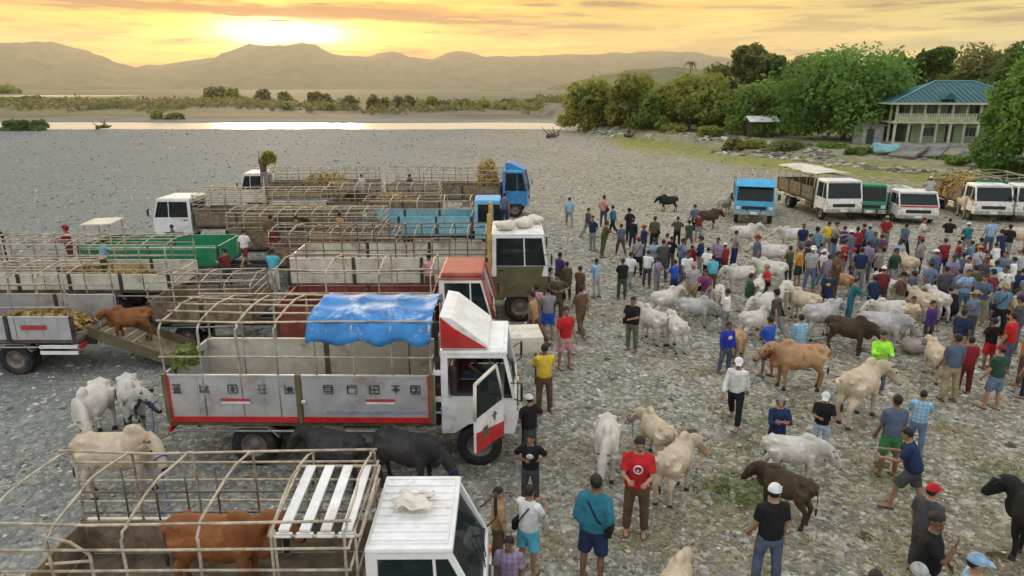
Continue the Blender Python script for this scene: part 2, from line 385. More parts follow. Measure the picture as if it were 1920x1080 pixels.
BARK = mat('bark', (.13, .10, .07), .9, .3, 3, .6)
def leaf_quads(cent, nrm, size, rng, asp=1.6):
    n = len(cent); u = rng.normal(size=(n, 3)); u -= nrm*(u*nrm).sum(1, keepdims=True); u /= np.linalg.norm(u, axis=1, keepdims=True)+1e-9
    w = np.cross(nrm, u); s = (size*rng.uniform(.6, 1.3, n))[:, None]
    a, b_ = u*s*asp*.5, w*s*.5
    vs = np.stack([cent-a, cent-b_*.9+nrm*s*.06, cent+a-nrm*s*.1, cent+b_*.9+nrm*s*.06], 1).reshape(-1, 3)
    return vs, np.arange(4*n).reshape(n, 4)
def crown_mesh(name, lobes, n, size, m, rng, shell=.62):
    """lobes: (centre, radii); leaves fill each lobe's outer volume, leaving gaps between lobes"""
    w = np.array([r[0]*r[1]+r[1]*r[2]+r[0]*r[2] for c, r in lobes]); cnt = np.maximum(8, (n*w/w.sum()).astype(int))
    C, Nn, T = [], [], []
    for (c, r), k in zip(lobes, cnt):
        d = rng.normal(size=(k, 3)); d /= np.linalg.norm(d, axis=1, keepdims=True)
        rad = shell+(1.06-shell)*rng.uniform(0, 1, k)**.6; rad = np.where(rng.uniform(0, 1, k) < .08, rad*1.22, rad)
        bump = 1+.45*(vn(d[:, 0]*2.2+c[0], d[:, 1]*2.2+d[:, 2]*2+c[1], 4, 2)-.5)*2
        p = np.array(c)+d*np.array(r)*(rad*bump)[:, None]
        nn = d*.7+rng.normal(size=(k, 3))*.55+np.array([0, 0, .35]); nn /= np.linalg.norm(nn, axis=1, keepdims=True)
        lt = rng.uniform(0, .45)
        C.append(p); Nn.append(nn); T.append(np.clip(lt+rng.uniform(0, .55, k), 0, 1))
    C, Nn, T = np.concatenate(C), np.concatenate(Nn), np.concatenate(T)
    vs, fs = leaf_quads(C, Nn, size, rng)
    return npmesh(name, vs, fs, m, False, {'tint': ('FACE', T)})
def tree(px, base_y, top_y, w_px, leaf, label, seed, n=4200, style='round', Y=None, group='trees on the river bank', low=.12):
    rng = np.random.default_rng(seed); rnd = random.Random(seed)
    g = gp(px, base_y); Yb = Y or g.y
    X = pz(px, base_y, Yb).x; z0 = float(gh(X, Yb)); top = pz(px, top_y, Yb).z
    H = top-z0; Wd = w_px/FPX*(Yb*math.cos(PITCH)+2)
    root = thing('tree', label, 'tree', (X, Yb, z0-.1), 0, group)
    tb = MB(); lobes = []
    lean = rnd.uniform(-.06, .06)*H
    r0 = .022*H+.05
    ch = H*.42 if style != 'tall' else H*.6
    tb.tube([(0, 0, -.2), (lean*.3, 0, ch*.5), (lean, 0, ch), (lean*1.1, 0, H*.8)], [r0*1.3, r0, r0*.7, r0*.25], 8)
    nl = {'round': 15, 'tall': 9, 'umbrella': 8, 'bush': 17}[style]
    for i in range(nl):
        ang = i*2.4+rnd.uniform(-.4, .4); q = (i+.5)/nl
        if style == 'round':
            zz = H*(low+.12+(.86-low-.12)*q); rad = Wd*.5*math.sin(math.pi*min(.97, .20+.74*q))**.8*rnd.uniform(.35, .78); lr = Wd*rnd.uniform(.13, .22)
        elif style == 'bush':
            zz = H*(.06+.82*q); rad = Wd*.5*(1-.50*q)*rnd.uniform(.35, .95); lr = Wd*rnd.uniform(.10, .19)
        elif style == 'tall':
            zz = H*(.50+.42*q); rad = Wd*.36*rnd.uniform(.2, 1); lr = Wd*rnd.uniform(.14, .24)
        else:
            zz = H*(.74+.16*rnd.random()); rad = Wd*.40*rnd.uniform(.1, 1); lr = Wd*rnd.uniform(.13, .22)
        c = (lean+math.cos(ang)*rad, math.sin(ang)*rad, zz); lz = lr*rnd.uniform(.62, .95)
        c = (c[0], c[1], min(c[2], H-lz*.95)); lobes.append((c, (lr, lr, lz)))
        if style != 'bush': tb.tube([(lean*.8, 0, min(ch, zz*.75)), (c[0]*.55, c[1]*.55, zz*.86), (c[0], c[1], zz)], [r0*.42, r0*.25, r0*.08], 5)
    if style in ('round', 'bush'): lobes.append(((lean, 0, H*.5), (Wd*.27, Wd*.27, H*.26)))
    tb.build('trunk', BARK, root)
    link('crown', crown_mesh('crown', lobes, n, .0042*Yb+.05, LEAF[leaf], rng), root)
    return root
TR = [  # px, base, top, width, leaf, style, Y, label
 (1105, 244, 146, 100, 1, 'bush', 118, 'olive bushy tree at the water-side tip of the bank'),
 (1178, 248, 138, 95, 1, 'bush', 112, 'rounded olive tree second from the river along the bank'),
 (1232, 252, 172, 80, 0, 'bush', 106, 'low green tree between the olive trees and the taller grove'),
 (1290, 256, 138, 110, 1, 'round', 104, 'broad olive green tree left of the tall thin-crowned tree'),
 (1345, 258, 118, 100, 4, 'round', 112, 'brownish green tree in the shade below the tall tree'),
 (1382, 262, 76, 66, 4, 'tall', 108, 'tall thin-crowned tree sticking up highest in the grove'),
 (1428, 262, 92, 66, 3, 'umbrella', 108, 'tall tree with a small domed crown beside the thin one'),
 (1418, 268, 150, 120, 0, 'bush', 94, 'leafy green tree over the little pale roof'),
 (1505, 268, 96, 120, 4, 'round', 106, 'wide brownish tree behind the big bright green tree'),
 (1578, 278, 93, 205, 2, 'round', 84, 'biggest bright green tree left of the green-roofed house'),
 (1668, 266, 88, 125, 0, 'round', 104, 'tall green tree directly behind the left end of the house'),
 (1722, 262, 84, 80, 3, 'umbrella', 100, 'dark flat-crowned tree rising behind the house roof'),
 (1752, 262, 128, 130, 0, 'round', 106, 'mid green tree behind the middle of the house roof'),
 (1832, 262, 80, 120, 4, 'round', 102, 'dark brownish tree above the right end of the roof'),
 (1900, 262, 60, 120, 3, 'round', 92, 'tall dark tree in the upper right corner'),
 (1926, 312, 70, 215, 2, 'round', 55, 'near leafy green tree covering the right end of the house'),
]
TR += [(1252, 250, 160, 110, 0, 'bush', 122, 'green tree behind the low tree at the water-side end'), (1325, 250, 132, 120, 0, 'bush', 124, 'green tree filling the gap behind the brownish tree'), (1465, 255, 128, 130, 1, 'bush', 122, 'olive tree in the gap left of the wide brownish tree'),
 (1540, 255, 118, 120, 0, 'bush', 124, 'green tree mostly hidden behind the biggest bright green tree'), (1640, 258, 118, 120, 3, 'bush', 118, 'dark tree filling the gap left of the house'), (1700, 258, 112, 120, 0, 'bush', 116, 'green tree showing over the left slope of the roof'),
 (1790, 258, 120, 130, 3, 'bush', 114, 'dark green tree showing over the roof ridge'), (1868, 258, 92, 120, 0, 'bush', 110, 'green tree between the dark brownish and tall dark trees'), (1385, 262, 165, 120, 4, 'bush', 104, 'brownish tree below the tall thin-crowned tree trunk'), (1200, 250, 178, 90, 1, 'bush', 120, 'olive tree between the two rounded olive trees')]
for i, (px, by, ty, w, lf, st, Y, lb) in enumerate(TR):
    tree(px, by, ty, w*(1.3 if st in ('bush', 'round') and i != 15 else 1.), lf, lb, 100+i, n=(11000 if i == 9 else 17000 if i == 15 else 5200), style=st, Y=Y, low=(.02 if i == 15 else .10))
# shrubs along the foot of the bank
for i, (px, by, ty, w, lf, lb) in enumerate([(1262, 262, 232, 60, 1, 'low olive shrub at the foot of the bank near the river'), (1330, 270, 236, 60, 1, 'pointed light green shrub below the olive trees'),
    (1372, 285, 258, 44, 4, 'round brown shrub on the grass edge'), (1415, 284, 262, 50, 1, 'small olive shrub beside the round brown one'), (1480, 290, 262, 80, 4, 'low brownish shrub under the bright green tree'),
    (1556, 292, 268, 60, 0, 'green shrub under the right side of the big tree'), (1610, 300, 276, 60, 3, 'dark shrub left of the blue tarpaulin'), (1800, 318, 292, 70, 0, 'green shrub on the stones below the house'), (1735, 308, 284, 60, 1, 'olive shrub among the slabs below the house'), (1690, 306, 284, 50, 0, 'green shrub right of the teal tarpaulin'), (1770, 312, 290, 46, 2, 'bright green shrub between the bank slabs'),
    (1880, 335, 300, 80, 0, 'leafy shrub at the foot of the near right tree')]):
    g = gp(px, by); r = tree(px, by, ty, w, lf, lb, 300+i, n=1100, style='bush', Y=g.y, group='shrubs along the bank'); r['category'] = 'shrub'; r.name = 'shrub'
# palms, thin
def palm(px, by, ty, Y, label):
    X = pz(px, by, Y).x; z0 = float(gh(X, Y)); H = pz(px, ty, Y).z-z0
    root = thing('palm_tree', label, 'palm', (X, Y, z0), 0, 'palms behind the bank trees')
    MB().tube([(0, 0, -.2), (.15, 0, H*.5), (.05, 0, H)], [.2, .15, .12], 7).build('trunk', BARK, root)
    fr = MB()
    for k in range(13):
        a = k*2.4; L = 2.4; pts = [Vector((.05+math.cos(a)*L*t*(1-.25*t), math.sin(a)*L*t*(1-.25*t), H+.9*t-1.7*t*t*(1+.4*(k % 3)))) for t in (0, .25, .5, .75, 1)]
        wv = Vector((-math.sin(a), math.cos(a), 0))
        for j in range(4):
            w0, w1 = .28*(1-.2*j), .28*(1-.2*(j+1))
            fr.add([pts[j]-wv*w0-Vector((0, 0, .12)), pts[j], pts[j+1], pts[j+1]-wv*w1-Vector((0, 0, .12))], [(0, 1, 2, 3)]); fr.add([pts[j]+wv*w0-Vector((0, 0, .12)), pts[j], pts[j+1], pts[j+1]+wv*w1-Vector((0, 0, .12))], [(0, 1, 2, 3)])
    fr.build('crown', mat('palm_frond', (.07, .10, .03), .6, .3), root)
palm(1286, 250, 116, 190, 'thin palm standing against the far mountains')
# ------------------------------------------------------------------ far plain vegetation
rng = np.random.default_rng(5)
def far_tree(px, y_base, top, w, leaf, label):
    g = gp(px, y_base); tree(px, y_base, top, w, leaf, label, int(px*7+y_base), n=420, style='bush' if w > (y_base-top) else 'round', Y=g.y, group='scattered trees on the far plain')
FT = [(404, 187, 162, 52), (437, 187, 166, 36), (494, 188, 167, 34), (531, 190, 172, 30), (590, 195, 172, 34), (612, 199, 176, 30), (655, 205, 180, 32), (700, 208, 178, 34), (722, 207, 181, 28), (747, 206, 179, 24), (768, 205, 178, 24),
      (808, 206, 180, 26), (832, 206, 189, 34), (868, 205, 186, 30), (905, 203, 189, 40), (950, 201, 186, 40), (1000, 200, 186, 44), (1045, 200, 184, 40), (15, 176, 160, 46), (295, 224, 207, 26), (330, 224, 212, 40), (60, 193, 180, 40), (110, 196, 185, 34), (540, 206, 192, 26), (620, 208, 195, 24)]
ORD = 'first second third fourth fifth sixth seventh eighth ninth tenth eleventh twelfth thirteenth fourteenth fifteenth sixteenth seventeenth eighteenth nineteenth twentieth twenty-first twenty-second twenty-third twenty-fourth twenty-fifth'.split()
for i, (px, by, ty, w) in enumerate(sorted(FT)):
    far_tree(px, by, ty, w, 5 if i % 3 else 1, f'small hazy tree on the far plain, {ORD[i]} along from the left edge')
# continuous scrub on the plain
n = 3000; sx = rng.uniform(-60, 1110, n); base = np.interp(sx, [0, 300, 420, 650, 900, 1100], [196, 200, 192, 203, 201, 199])+rng.normal(0, 4.5, n)
keep = (vn(sx*.03, base*.2, 31) > .45); sx, base = sx[keep], np.clip(base[keep], 178, 222)
C = np.array([tuple(gp(a, b_)) for a, b_ in zip(sx, base)]); C[:, 2] = gh(C[:, 0], C[:, 1])
reps = 4; C = np.repeat(C, reps, 0); C[:, 2] += rng.uniform(.1, 2.0, len(C))*rng.uniform(.3, 1.2, len(C)); C[:, :2] += rng.normal(0, 1.3, (len(C), 2))
nn = rng.normal(size=C.shape)+np.array([0, -.4, .8]); nn /= np.linalg.norm(nn, axis=1, keepdims=True)
vs, fs = leaf_quads(C, nn, 1.5, rng)
tag(link('scrub', npmesh('scrub', vs, fs, LEAF[5], False, {'tint': ('FACE', rng.uniform(0, 1, len(C)))})), label='low dry scrub covering the far plain', kind='stuff')
# ------------------------------------------------------------------ trucks
def glassmat():
    m, nt, b = newmat('vehicle_glass'); b.inputs['Base Color'].default_value = (.03, .045, .05, 1); b.inputs['Roughness'].default_value = .04
    tr = nt.nodes.new('ShaderNodeBsdfTransparent'); tr.inputs[0].default_value = (.45, .52, .52, 1); mx = nt.nodes.new('ShaderNodeMixShader')
    lw = nt.nodes.new('ShaderNodeFresnel'); lw.inputs[0].default_value = 1.5
    nt.links.new((V(nt, lw.outputs[0])*1.0+.38).s, mx.inputs[0])
    nt.links.new(tr.outputs[0], mx.inputs[1]); nt.links.new(b.outputs[0], mx.inputs[2]); nt.links.new(mx.outputs[0], nt.nodes['Material Output'].inputs[0]); return m
GLASS = glassmat()
RUB = mat('tyre_rubber', (.022, .022, .023), .85, .3, 6, .3, dirt=(.12, .105, .08), dirtamt=.5)
DARK = mat('chassis_dark', (.045, .043, .04), .75, .3, 4, .2, dirt=(.13, .10, .07))
STEEL = mat('galvanised_steel', (.42, .41, .39), .45, .2, 5, .1, .6, dirt=(.2, .13, .08))
BAR = mat('weathered_pipe', (.46, .40, .31), .6, .25, 6, .2, .15, dirt=(.20, .11, .06), dirtamt=.7)
BARD = mat('dark_pipe', (.17, .15, .13), .6, .3, 6, .2, .3, dirt=(.2, .10, .05))
WHITE = mat('white_paint', (.78, .78, .77), .38, .08, 3, .04, dirt=(.36, .28, .20), dirtamt=.5)
CREAM = mat('cream_paint', (.66, .62, .52), .5, .1, 3, 0, dirt=(.28, .21, .15), dirtamt=.75)
SILVER = mat('silver_panel', (.50, .505, .52), .4, .08, 3, .05, .35, dirt=(.27, .22, .17), dirtamt=.6)
RED = mat('red_paint', (.52, .025, .03), .4, .15, 3, 0, dirt=(.25, .07, .05))
DRED = mat('maroon_paint', (.20, .045, .035), .55, .2, 3, .1, dirt=(.18, .11, .08))
SALM = mat('faded_red_paint', (.40, .10, .075), .55, .2, 3, 0, dirt=(.4, .2, .14))
BLUE = mat('blue_paint', (.04, .22, .52), .4, .12, 3, 0, dirt=(.12, .2, .3), dirtamt=.4)
CYAN = mat('sky_blue_paint', (.07, .42, .74), .38, .12, 3, 0, dirt=(.2, .32, .4), dirtamt=.3)
TEAL = mat('pale_teal_paint', (.22, .48, .58), .5, .12, 3, 0, dirt=(.3, .33, .3))
GREEN = mat('green_paint', (.02, .26, .13), .45, .15, 3, 0, dirt=(.1, .2, .12))
KHAKI = mat('khaki_paint', (.13, .11, .055), .65, .2, 3, .1, dirt=(.11, .09, .06))
YELW = mat('ochre_paint', (.50, .33, .08), .55, .2, 4, .1, dirt=(.28, .2, .1))
WOOD = mat('weathered_board', (.22, .165, .11), .85, .3, 5, .4, dirt=(.10, .075, .05))
SEAT = mat('dark_vinyl', (.05, .035, .035), .6, .2, 4, .1)
BLACK = mat('black_plastic', (.02, .02, .022), .5, .2, 4, 0)
LAMP = mat('lamp_lens', (.75, .75, .72), .12, .05, 3, 0, .3)
AMBER = mat('amber_lens', (.7, .25, .03), .2, .05, 3)
MUD = mat('muddy_floor', (.12, .095, .065), .95, .35, 3, .6)
_wc = {}
def wheel_mesh(r, w):
    if (r, w) in _wc: return _wc[(r, w)]
    def lathe(prof, n, m):
        b = MB(); vs, fs = [], []
        for k in range(n):
            a = 2*math.pi*k/n
            for rr_, yy in prof: vs.append(Vector((rr_*math.cos(a), yy, rr_*math.sin(a))))
        L = len(prof)
        for k in range(n):
            k2 = (k+1) % n
            for j in range(L-1): fs.append((k*L+j, k*L+j+1, k2*L+j+1, k2*L+j))
        return b.add(vs, fs, 0, True)
    ty = lathe([(r*.58, -w*.42), (r*.66, -w/2), (r*.9, -w/2), (r, -w*.34), (r, w*.34), (r*.9, w/2), (r*.66, w/2), (r*.58, w*.42), (r*.58, -w*.42)], 28, RUB)
    for k in range(28):
        a = 2*math.pi*(k+.5)/28; ty.box((math.cos(a)*r*.995, 0, math.sin(a)*r*.995), (.022, w*.66, r*.09), Matrix.Rotation(-a, 3, 'Y'))
    rm = lathe([(.001, -w*.22), (r*.2, -w*.22), (r*.24, -w*.1), (r*.46, -w*.1), (r*.5, -w*.36), (r*.60, -w*.40), (r*.60, w*.40), (r*.5, w*.36), (r*.46, w*.1), (r*.24, w*.1), (r*.2, w*.22), (.001, w*.22)], 24, STEEL)
    for s in (-1, 1):
        for k in range(6):
            a = k*math.pi/3; rm.ball((math.cos(a)*r*.33, s*w*.13, math.sin(a)*r*.33), r*.045, nu=6, nv=4)
    _wc[(r, w)] = (ty.mesh('tyre', RUB), rm.mesh('rim', mat('wheel_rim', (.20, .17, .15), .55, .2, 4, .1, .3, dirt=(.2, .13, .09))))
    return _wc[(r, w)]
def wheel(parent, x, y, r, w=.2):
    e = bpy.data.objects.new('wheel', None); COL.objects.link(e); e.parent = parent; e.location = (x, y, r); e.empty_display_size = .1
    t, m = wheel_mesh(r, w); link('tyre', t, e); link('rim', m, e)
def cab(root, x0, cl, cw, zb, belt, zr, r, body, roofm, low=None, rake=.26, door_open=None, detail=True, rib=False, wx=None):
    xf = x0+cl; xt = xf-rake; low = low or body; hw = cw/2; wx = wx if wx is not None else x0+cl*.52
    poly = [(x0, belt), (x0, zb)]
    for k in range(9):
        a = math.pi-math.pi*k/8; poly.append((wx+math.cos(a)*(r+.09), max(zb, r+math.sin(a)*(r+.09))))
    poly += [(xf-.04, zb), (xf+.02, zb+.2), (xf, belt)]
    MB().prism(poly, -hw, hw).build('cab_body', low, root)
    if low is not body: MB().prism([(x0-.004, belt+.002), (x0-.004, belt-.32), (xf+.02, belt-.32), (xf+.006, belt+.002)], -hw-.004, hw+.004).build('waist_panel', body, root)
    fr = MB(); t = .055
    for s in (-1, 1):
        y = s*(hw-.035)
        fr.slab([(xf-.005-t, y, belt-.02), (xf+.005, y, belt-.02), (xt+.03, y*.96, zr-.06), (xt-.04, y*.96, zr-.06)], .06)
        fr.slab([(x0, y, belt-.02), (x0+.13, y, belt-.02), (x0+.13, y*.96, zr-.06), (x0, y*.96, zr-.06)], .06)
        fr.slab([(x0+.13, y*.965, zr-.13), (xt+.0, y*.965, zr-.13), (xt-.02, y*.96, zr-.04), (x0+.13, y*.96, zr-.04)], .05)
    fr.slab([(x0+.02, -hw+.05, belt), (x0+.02, hw-.05, belt), (x0+.02, hw-.05, belt+.22), (x0+.02, -hw+.05, belt+.22)], .03)
    fr.slab([(x0+.02, -hw+.05, zr-.2), (x0+.02, hw-.05, zr-.2), (x0+.02, hw-.05, zr-.05), (x0+.02, -hw+.05, zr-.05)], .03)
    fr.slab([(xt+.0, -hw*.93, zr-.12), (xt+.0, hw*.93, zr-.12), (xt-.03, hw*.93, zr-.03), (xt-.03, -hw*.93, zr-.03)], .03)
    fr.build('window_frame', body, root)
    rf = MB(); L = xt-x0+.06
    rf.box((x0+L/2-.01, 0, zr-.03), (L, cw*.96, .085), bev=.035)
    rf.box((x0+L/2-.02, 0, zr+.014), (L*.9, cw*.86, .05), bev=.02)
    ro = rf.build('roof', roofm, root)
    if rib:
        for k in range(9):
            y = -hw*.80+k*hw*.2; MB().box((x0+L/2-.02, y, zr+.046), (L*.86, .045, .022), bev=.009).build('roof_rib', roofm, ro)
    MB().slab([(xf-.045, -hw+.08, belt+.02), (xf-.045, hw-.08, belt+.02), (xt-.03, hw*.92-.05, zr-.12), (xt-.03, -hw*.92+.05, zr-.12)], .012).build('windshield', GLASS, root)
    for s in (-1, 1):
        if door_open and s == -1: continue
        y = s*(hw-.035)
        d = MB().slab([(x0+.14, s*(hw+.006), zb+.12), (xf-.30, s*(hw+.006), zb+.12), (xf-.12, s*(hw+.006), belt-.0), (x0+.14, s*(hw+.006), belt-.0)], .018).build('door', low, root)
        MB().box((x0+.27, s*(hw+.025), belt-.13), (.16, .025, .04), bev=.008).build('handle', BLACK, d)
        MB().slab([(x0+.14, y, belt+.01), (xf-.06, y, belt+.01), (xt-.04, y*.965, zr-.13), (x0+.14, y*.965, zr-.13)], .010).build('side_window', GLASS, root)
        if detail:
            for xx in (.05,): MB().slab([(x0+cl*.58, y*1.0, belt), (x0+cl*.58+.035, y, belt), (x0+cl*.56+.035, y*.965, zr-.12), (x0+cl*.56, y*.965, zr-.12)], .02).build('window_divider', body, root)
    # front face
    MB().box((xf+.022, 0, zb+.36), (.03, cw*.62, .18), bev=.01).build('grille', BLACK, root)
    for s in (-1, 1):
        h = MB().box((xf+.024, s*(hw-.17), zb+.34), (.05, .22, .17), bev=.03).build('headlight', LAMP, root)
        MB().box((xf+.02, s*(hw-.05), zb+.5), (.05, .07, .09), bev=.015).build('indicator', AMBER, root)
        a = MB().tube([(xf-.1, s*hw, belt+.35), (xf+.10, s*(hw+.17), belt+.42), (xf+.10, s*(hw+.17), belt+.05), (xf-.03, s*hw, belt+.02)], .013, 5).build('mirror_arm', BLACK, root)
        MB().box((xf+.10, s*(hw+.20), belt+.26), (.05, .15, .30), bev=.02).build('mirror', BLACK, a)
    b = MB(); b.box((xf+.045, 0, zb+.08), (.11, cw*1.01, .2), bev=.03); bu = b.build('bumper', STEEL if low is not KHAKI else KHAKI, root)
    MB().box((xf+.106, 0, zb+.09), (.008, .36, .12)).build('number_plate', WHITE, bu)
    if detail:
        for s in (-1, 1): MB().tube([(xf-.015, s*.1+.1, belt+.01), (xf-.09, s*.1+.42, belt+.26)], .008, 4).build('wiper', BLACK, root)
    # seats, wheel
    for s in (-1, 1):
        st = MB(); st.box((x0+.45, s*cw*.23, belt-.02), (.48, cw*.36, .16), bev=.04); st.box((x0+.22, s*cw*.23, belt+.30), (.14, cw*.36, .62), bev=.05); st.build('seat', SEAT, root)
    sw = MB(); pts = [(xf-.42+math.sin(k*math.pi/8)*.10, cw*.23+math.cos(k*math.pi/8)*.19, belt+.16+math.sin(k*math.pi/8)*.13) for k in range(17)]
    sw.tube(pts, .014, 5); sw.build('steering_wheel', BLACK, root)
    MB().box((xf-.14, 0, belt+.03), (.2, cw*.9, .1), bev=.02).build('dashboard', BLACK, root)
    return xf, xt
def truck(label, loc, rz, L, W, zf, sh, panel, cabspec, hoops=None, name='cattle_truck', npan=2, r=.42, rails=(), top=3.0, topr=3, bar=BAR, barr=.022, axle=None, frame=RED, cat='truck', gate=True, inner=None, tail=True, grp='cattle trucks parked on the gravel', posts=True, endframe=None):
    root = thing(name, label, cat, loc, rz, grp)
    hw = W/2
    fl = MB(); fl.box((-L/2, 0, zf-.05), (L, W-.04, .08)); fl.build('bed_floor', MUD, root)
    ch = MB()
    for s in (-1, 1): ch.box((-L/2+.7, s*.36, zf-.23), (L+1.6, .08, .2))
    for k in range(int(L/.7)): ch.box((-.35-k*.7, 0, zf-.115), (.07, W-.1, .05))
    ch.tube([(axle or -L*.68, -hw+.2, r), (axle or -L*.68, hw-.2, r)], .07, 8); ch.build('chassis', DARK, root)
    MB().box((-L*.28, -hw+.22, zf-.33), (.75, .3, .34), bev=.05).build('fuel_tank', STEEL, root)
    ax = axle if axle is not None else -L*.68
    for s in (-1, 1):
        wheel(root, ax, s*(hw-.16), r, .22); wheel(root, ax, s*(hw-.40), r, .2)
        g = MB(); z = zf-.10
        g.slab([(ax-.52, s*(hw-.14), z-.22), (ax-.52, s*(hw+.01), z-.22), (ax-.34, s*(hw+.01), z-.02), (ax-.34, s*(hw-.14), z-.02)], .012)
        g.slab([(ax+.34, s*(hw-.14), z-.02), (ax+.34, s*(hw+.01), z-.02), (ax+.54, s*(hw+.01), z-.22), (ax+.54, s*(hw-.14), z-.22)], .012)
        g.slab([(ax-.34, s*(hw-.14), z-.02), (ax-.34, s*(hw+.01), z-.02), (ax+.34, s*(hw+.01), z-.02), (ax+.34, s*(hw-.14), z-.02)], .012)
        g.build('mudguard', STEEL, root)
        MB().tube([(-L+.15, s*(hw-.02), zf-.2), (-.15, s*(hw-.02), zf-.2)], .025, 6).build('side_guard', STEEL, root)
    # side boards
    pl = (L-.1*(npan-1))/npan
    for s in (-1, 1):
        for i in range(npan):
            xa = -i*(pl+.1); xb = xa-pl
            p = MB(); p.box(((xa+xb)/2, s*(hw-.02), zf+sh/2), (pl-.02, .035, sh-.02), bev=.006)
            p.box(((xa+xb)/2, s*(hw-.02), zf+sh-.02), (pl-.012, .055, .05), bev=.01)
            po = p.build('side_panel', panel if s < 0 else (inner or panel), root)
            if frame is not None:
                f = MB(); f.box(((xa+xb)/2, s*(hw+.003), zf+.055), (pl-.01, .03, .11))
                if i == 0: f.box((xa-.06, s*(hw+.003), zf+sh*.55), (.12, .03, sh*.9))
                if i == npan-1: f.box((xb+.06, s*(hw+.003), zf+sh*.55), (.12, .03, sh*.9))
                f.build('panel_trim', frame, po)
            for k in range(1, 4):
                MB().box((xa-pl*k/4, s*(hw+.001), zf+sh*.55), (.03, .012, sh*.82)).build('rib', panel if s < 0 else (inner or panel), po)
        for i in range(npan+1):
            if posts: MB().box((min(-.04, max(-L+.04, -i*(pl+.1)+.05)), s*(hw-.0), zf+sh/2), (.085, .062, sh+.03)).build('stake', KHAKI if frame is RED else DARK, root)
    hb = MB(); hb.box((-.02, 0, zf+sh/2), (.05, W, sh)); hb.build('headboard', inner or panel, root)
    if tail: MB().box((-L+.0, 0, zf+sh/2), (.04, W-.1, sh-.03), bev=.006).build('tailgate', panel, root)
    tl = MB()
    for s in (-1, 1):
        MB().box((-L-.03, s*(hw-.2), zf-.2), (.05, .28, .12), bev=.01).build('tail_light', RED, root)
    # hoops and rails
    if hoops:
        n = hoops
        for i in range(n):
            x = -.06-(L-.12)*i/(n-1); e = .22; pts = [(x, -hw+.02, zf+.05), (x, -hw+.02, top-e)]
            for k in range(1, 6):
                a = math.pi/2*k/6; pts.append((x, -hw+.02+e*1.3*(1-math.cos(a)), top-e+e*.62*math.sin(a)))
            pts += [(x, -hw*.35, top-.03), (x, 0, top+random.uniform(-.02, .015))]
            pts += [(q[0], -q[1], q[2]) for q in pts[-2::-1]]
            pts = [(q[0]+random.uniform(-.018, .018), q[1]+random.uniform(-.012, .012), q[2]+random.uniform(-.012, .012)) for q in pts]; MB().tube(pts, barr*random.uniform(.75, 1.1), 6).build('hoop', bar, root)
        for k in range(topr):
            y = (-1+2*k/(topr-1))*(hw-.14); z = top-.035-(.05 if k in (0, topr-1) else 0)
            MB().tube([(-L-.02, y, z+.02), (-L*.7, y+random.uniform(-.03, .03), z+random.uniform(-.035, .02)), (-L*.35, y+random.uniform(-.03, .03), z+random.uniform(-.035, .02)), (.0, y, z+.02)], barr*.9, 6).build('rail', bar, root)
    for z in rails:
        for s in (-1, 1): MB().tube([(-L, s*(hw-.005), z), (-L*.5, s*(hw-.005), z+random.uniform(-.015, .01)), (0, s*(hw-.005), z)], barr*.85, 6).build('rail', bar, root)
        MB().tube([(-.02, -hw, z), (-.02, hw, z)], barr*.85, 6).build('rail', bar, root)
    if cabspec:
        cs = dict(cabspec); wx = .12+cs['cl']*.5
        cab(root, .12, r=r, wx=wx, **cs)
        for s in (-1, 1): wheel(root, wx, s*(cs['cw']/2-.13), r, .22)
    return root
def bend_sheet(pts_fn, nu, nv):
    vs = [pts_fn(i/(nu-1), j/(nv-1)) for i in range(nu) for j in range(nv)]
    fs = [(i*nv+j, (i+1)*nv+j, (i+1)*nv+j+1, i*nv+j+1) for i in range(nu-1) for j in range(nv-1)]
    return vs, fs
def sheet(name, fn, nu, nv, m, parent, t=.012):
    vs, fs = bend_sheet(fn, nu, nv); b = MB().add(vs, fs, 0, True); o = b.build(name, m, parent)
    md = o.modifiers.new('thickness', 'SOLIDIFY'); md.thickness = t; return o
# --- nearest truck (white cab, brown cow aboard)
A = truck('nearest truck with ribbed white cab roof, brown cow standing in its bare barred bed', (-1.78, 7.42, 0), R(.5), 4.15, 1.85, .85, .52, WOOD, dict(cl=1.34, cw=1.60, zb=.5, belt=1.28, zr=2.12, body=WHITE, roofm=WHITE, rib=True, rake=.40),
    hoops=6, npan=3, r=.34, rails=(1.66, 1.98, 2.26), top=2.58, topr=2, bar=BAR, barr=.019, frame=None, inner=WOOD)
for z in (1.5, 1.82): MB().tube([(-4.1, .9, z), (-.2, .9, z)], .016, 6).build('rail', BARD, A)
for k in range(5): MB().tube([(-3.9+k*.42, .905, 1.35), (-3.9+k*.42, .905, 2.2)], .014, 5).build('upright', BARD, A)
gt = MB(); gt.tube([(-3.35, -.9, 2.42), (-3.05, -.9, 2.34), (-2.86, -.9, 2.18), (-2.86, -.9, 1.35)], .018, 6); gt.tube([(-3.36, -.9, 2.06), (-2.86, -.9, 2.10)], .016, 6); gt.build('gate_frame', BAR, A)
MB().box((-3.2, .93, 1.37), (1.75, .05, .05), bev=.01).build('capping_rail', CREAM, A)
rk = thing('slatted_rack', 'rack of four white boards behind the nearest cab', 'rack', (-2.20, 7.30, 2.36), R(.5))
fr = MB()
for y in (-.64, .64): fr.tube([(-.52, y, .06 if y > 0 else -.06), (.50, y, .06 if y > 0 else -.06)], .02, 6)
for x in (-.52, .50): fr.tube([(x, -.64, -.06), (x, .64, .06)], .02, 6)
for x in (-.46, .44):
    for y in (-.62, .62): fr.tube([(x, y, 0), (x, y, -1.0)], .016, 6)
fr.build('rack_frame', BAR, rk)
for k in range(4):
    x = -.36+k*.235; MB().slab([(x-.058, -.60, -.02), (x+.058, -.60, -.02), (x+.058, .60, .085), (x-.058, .60, .085)], .03).build('board', WHITE, rk)
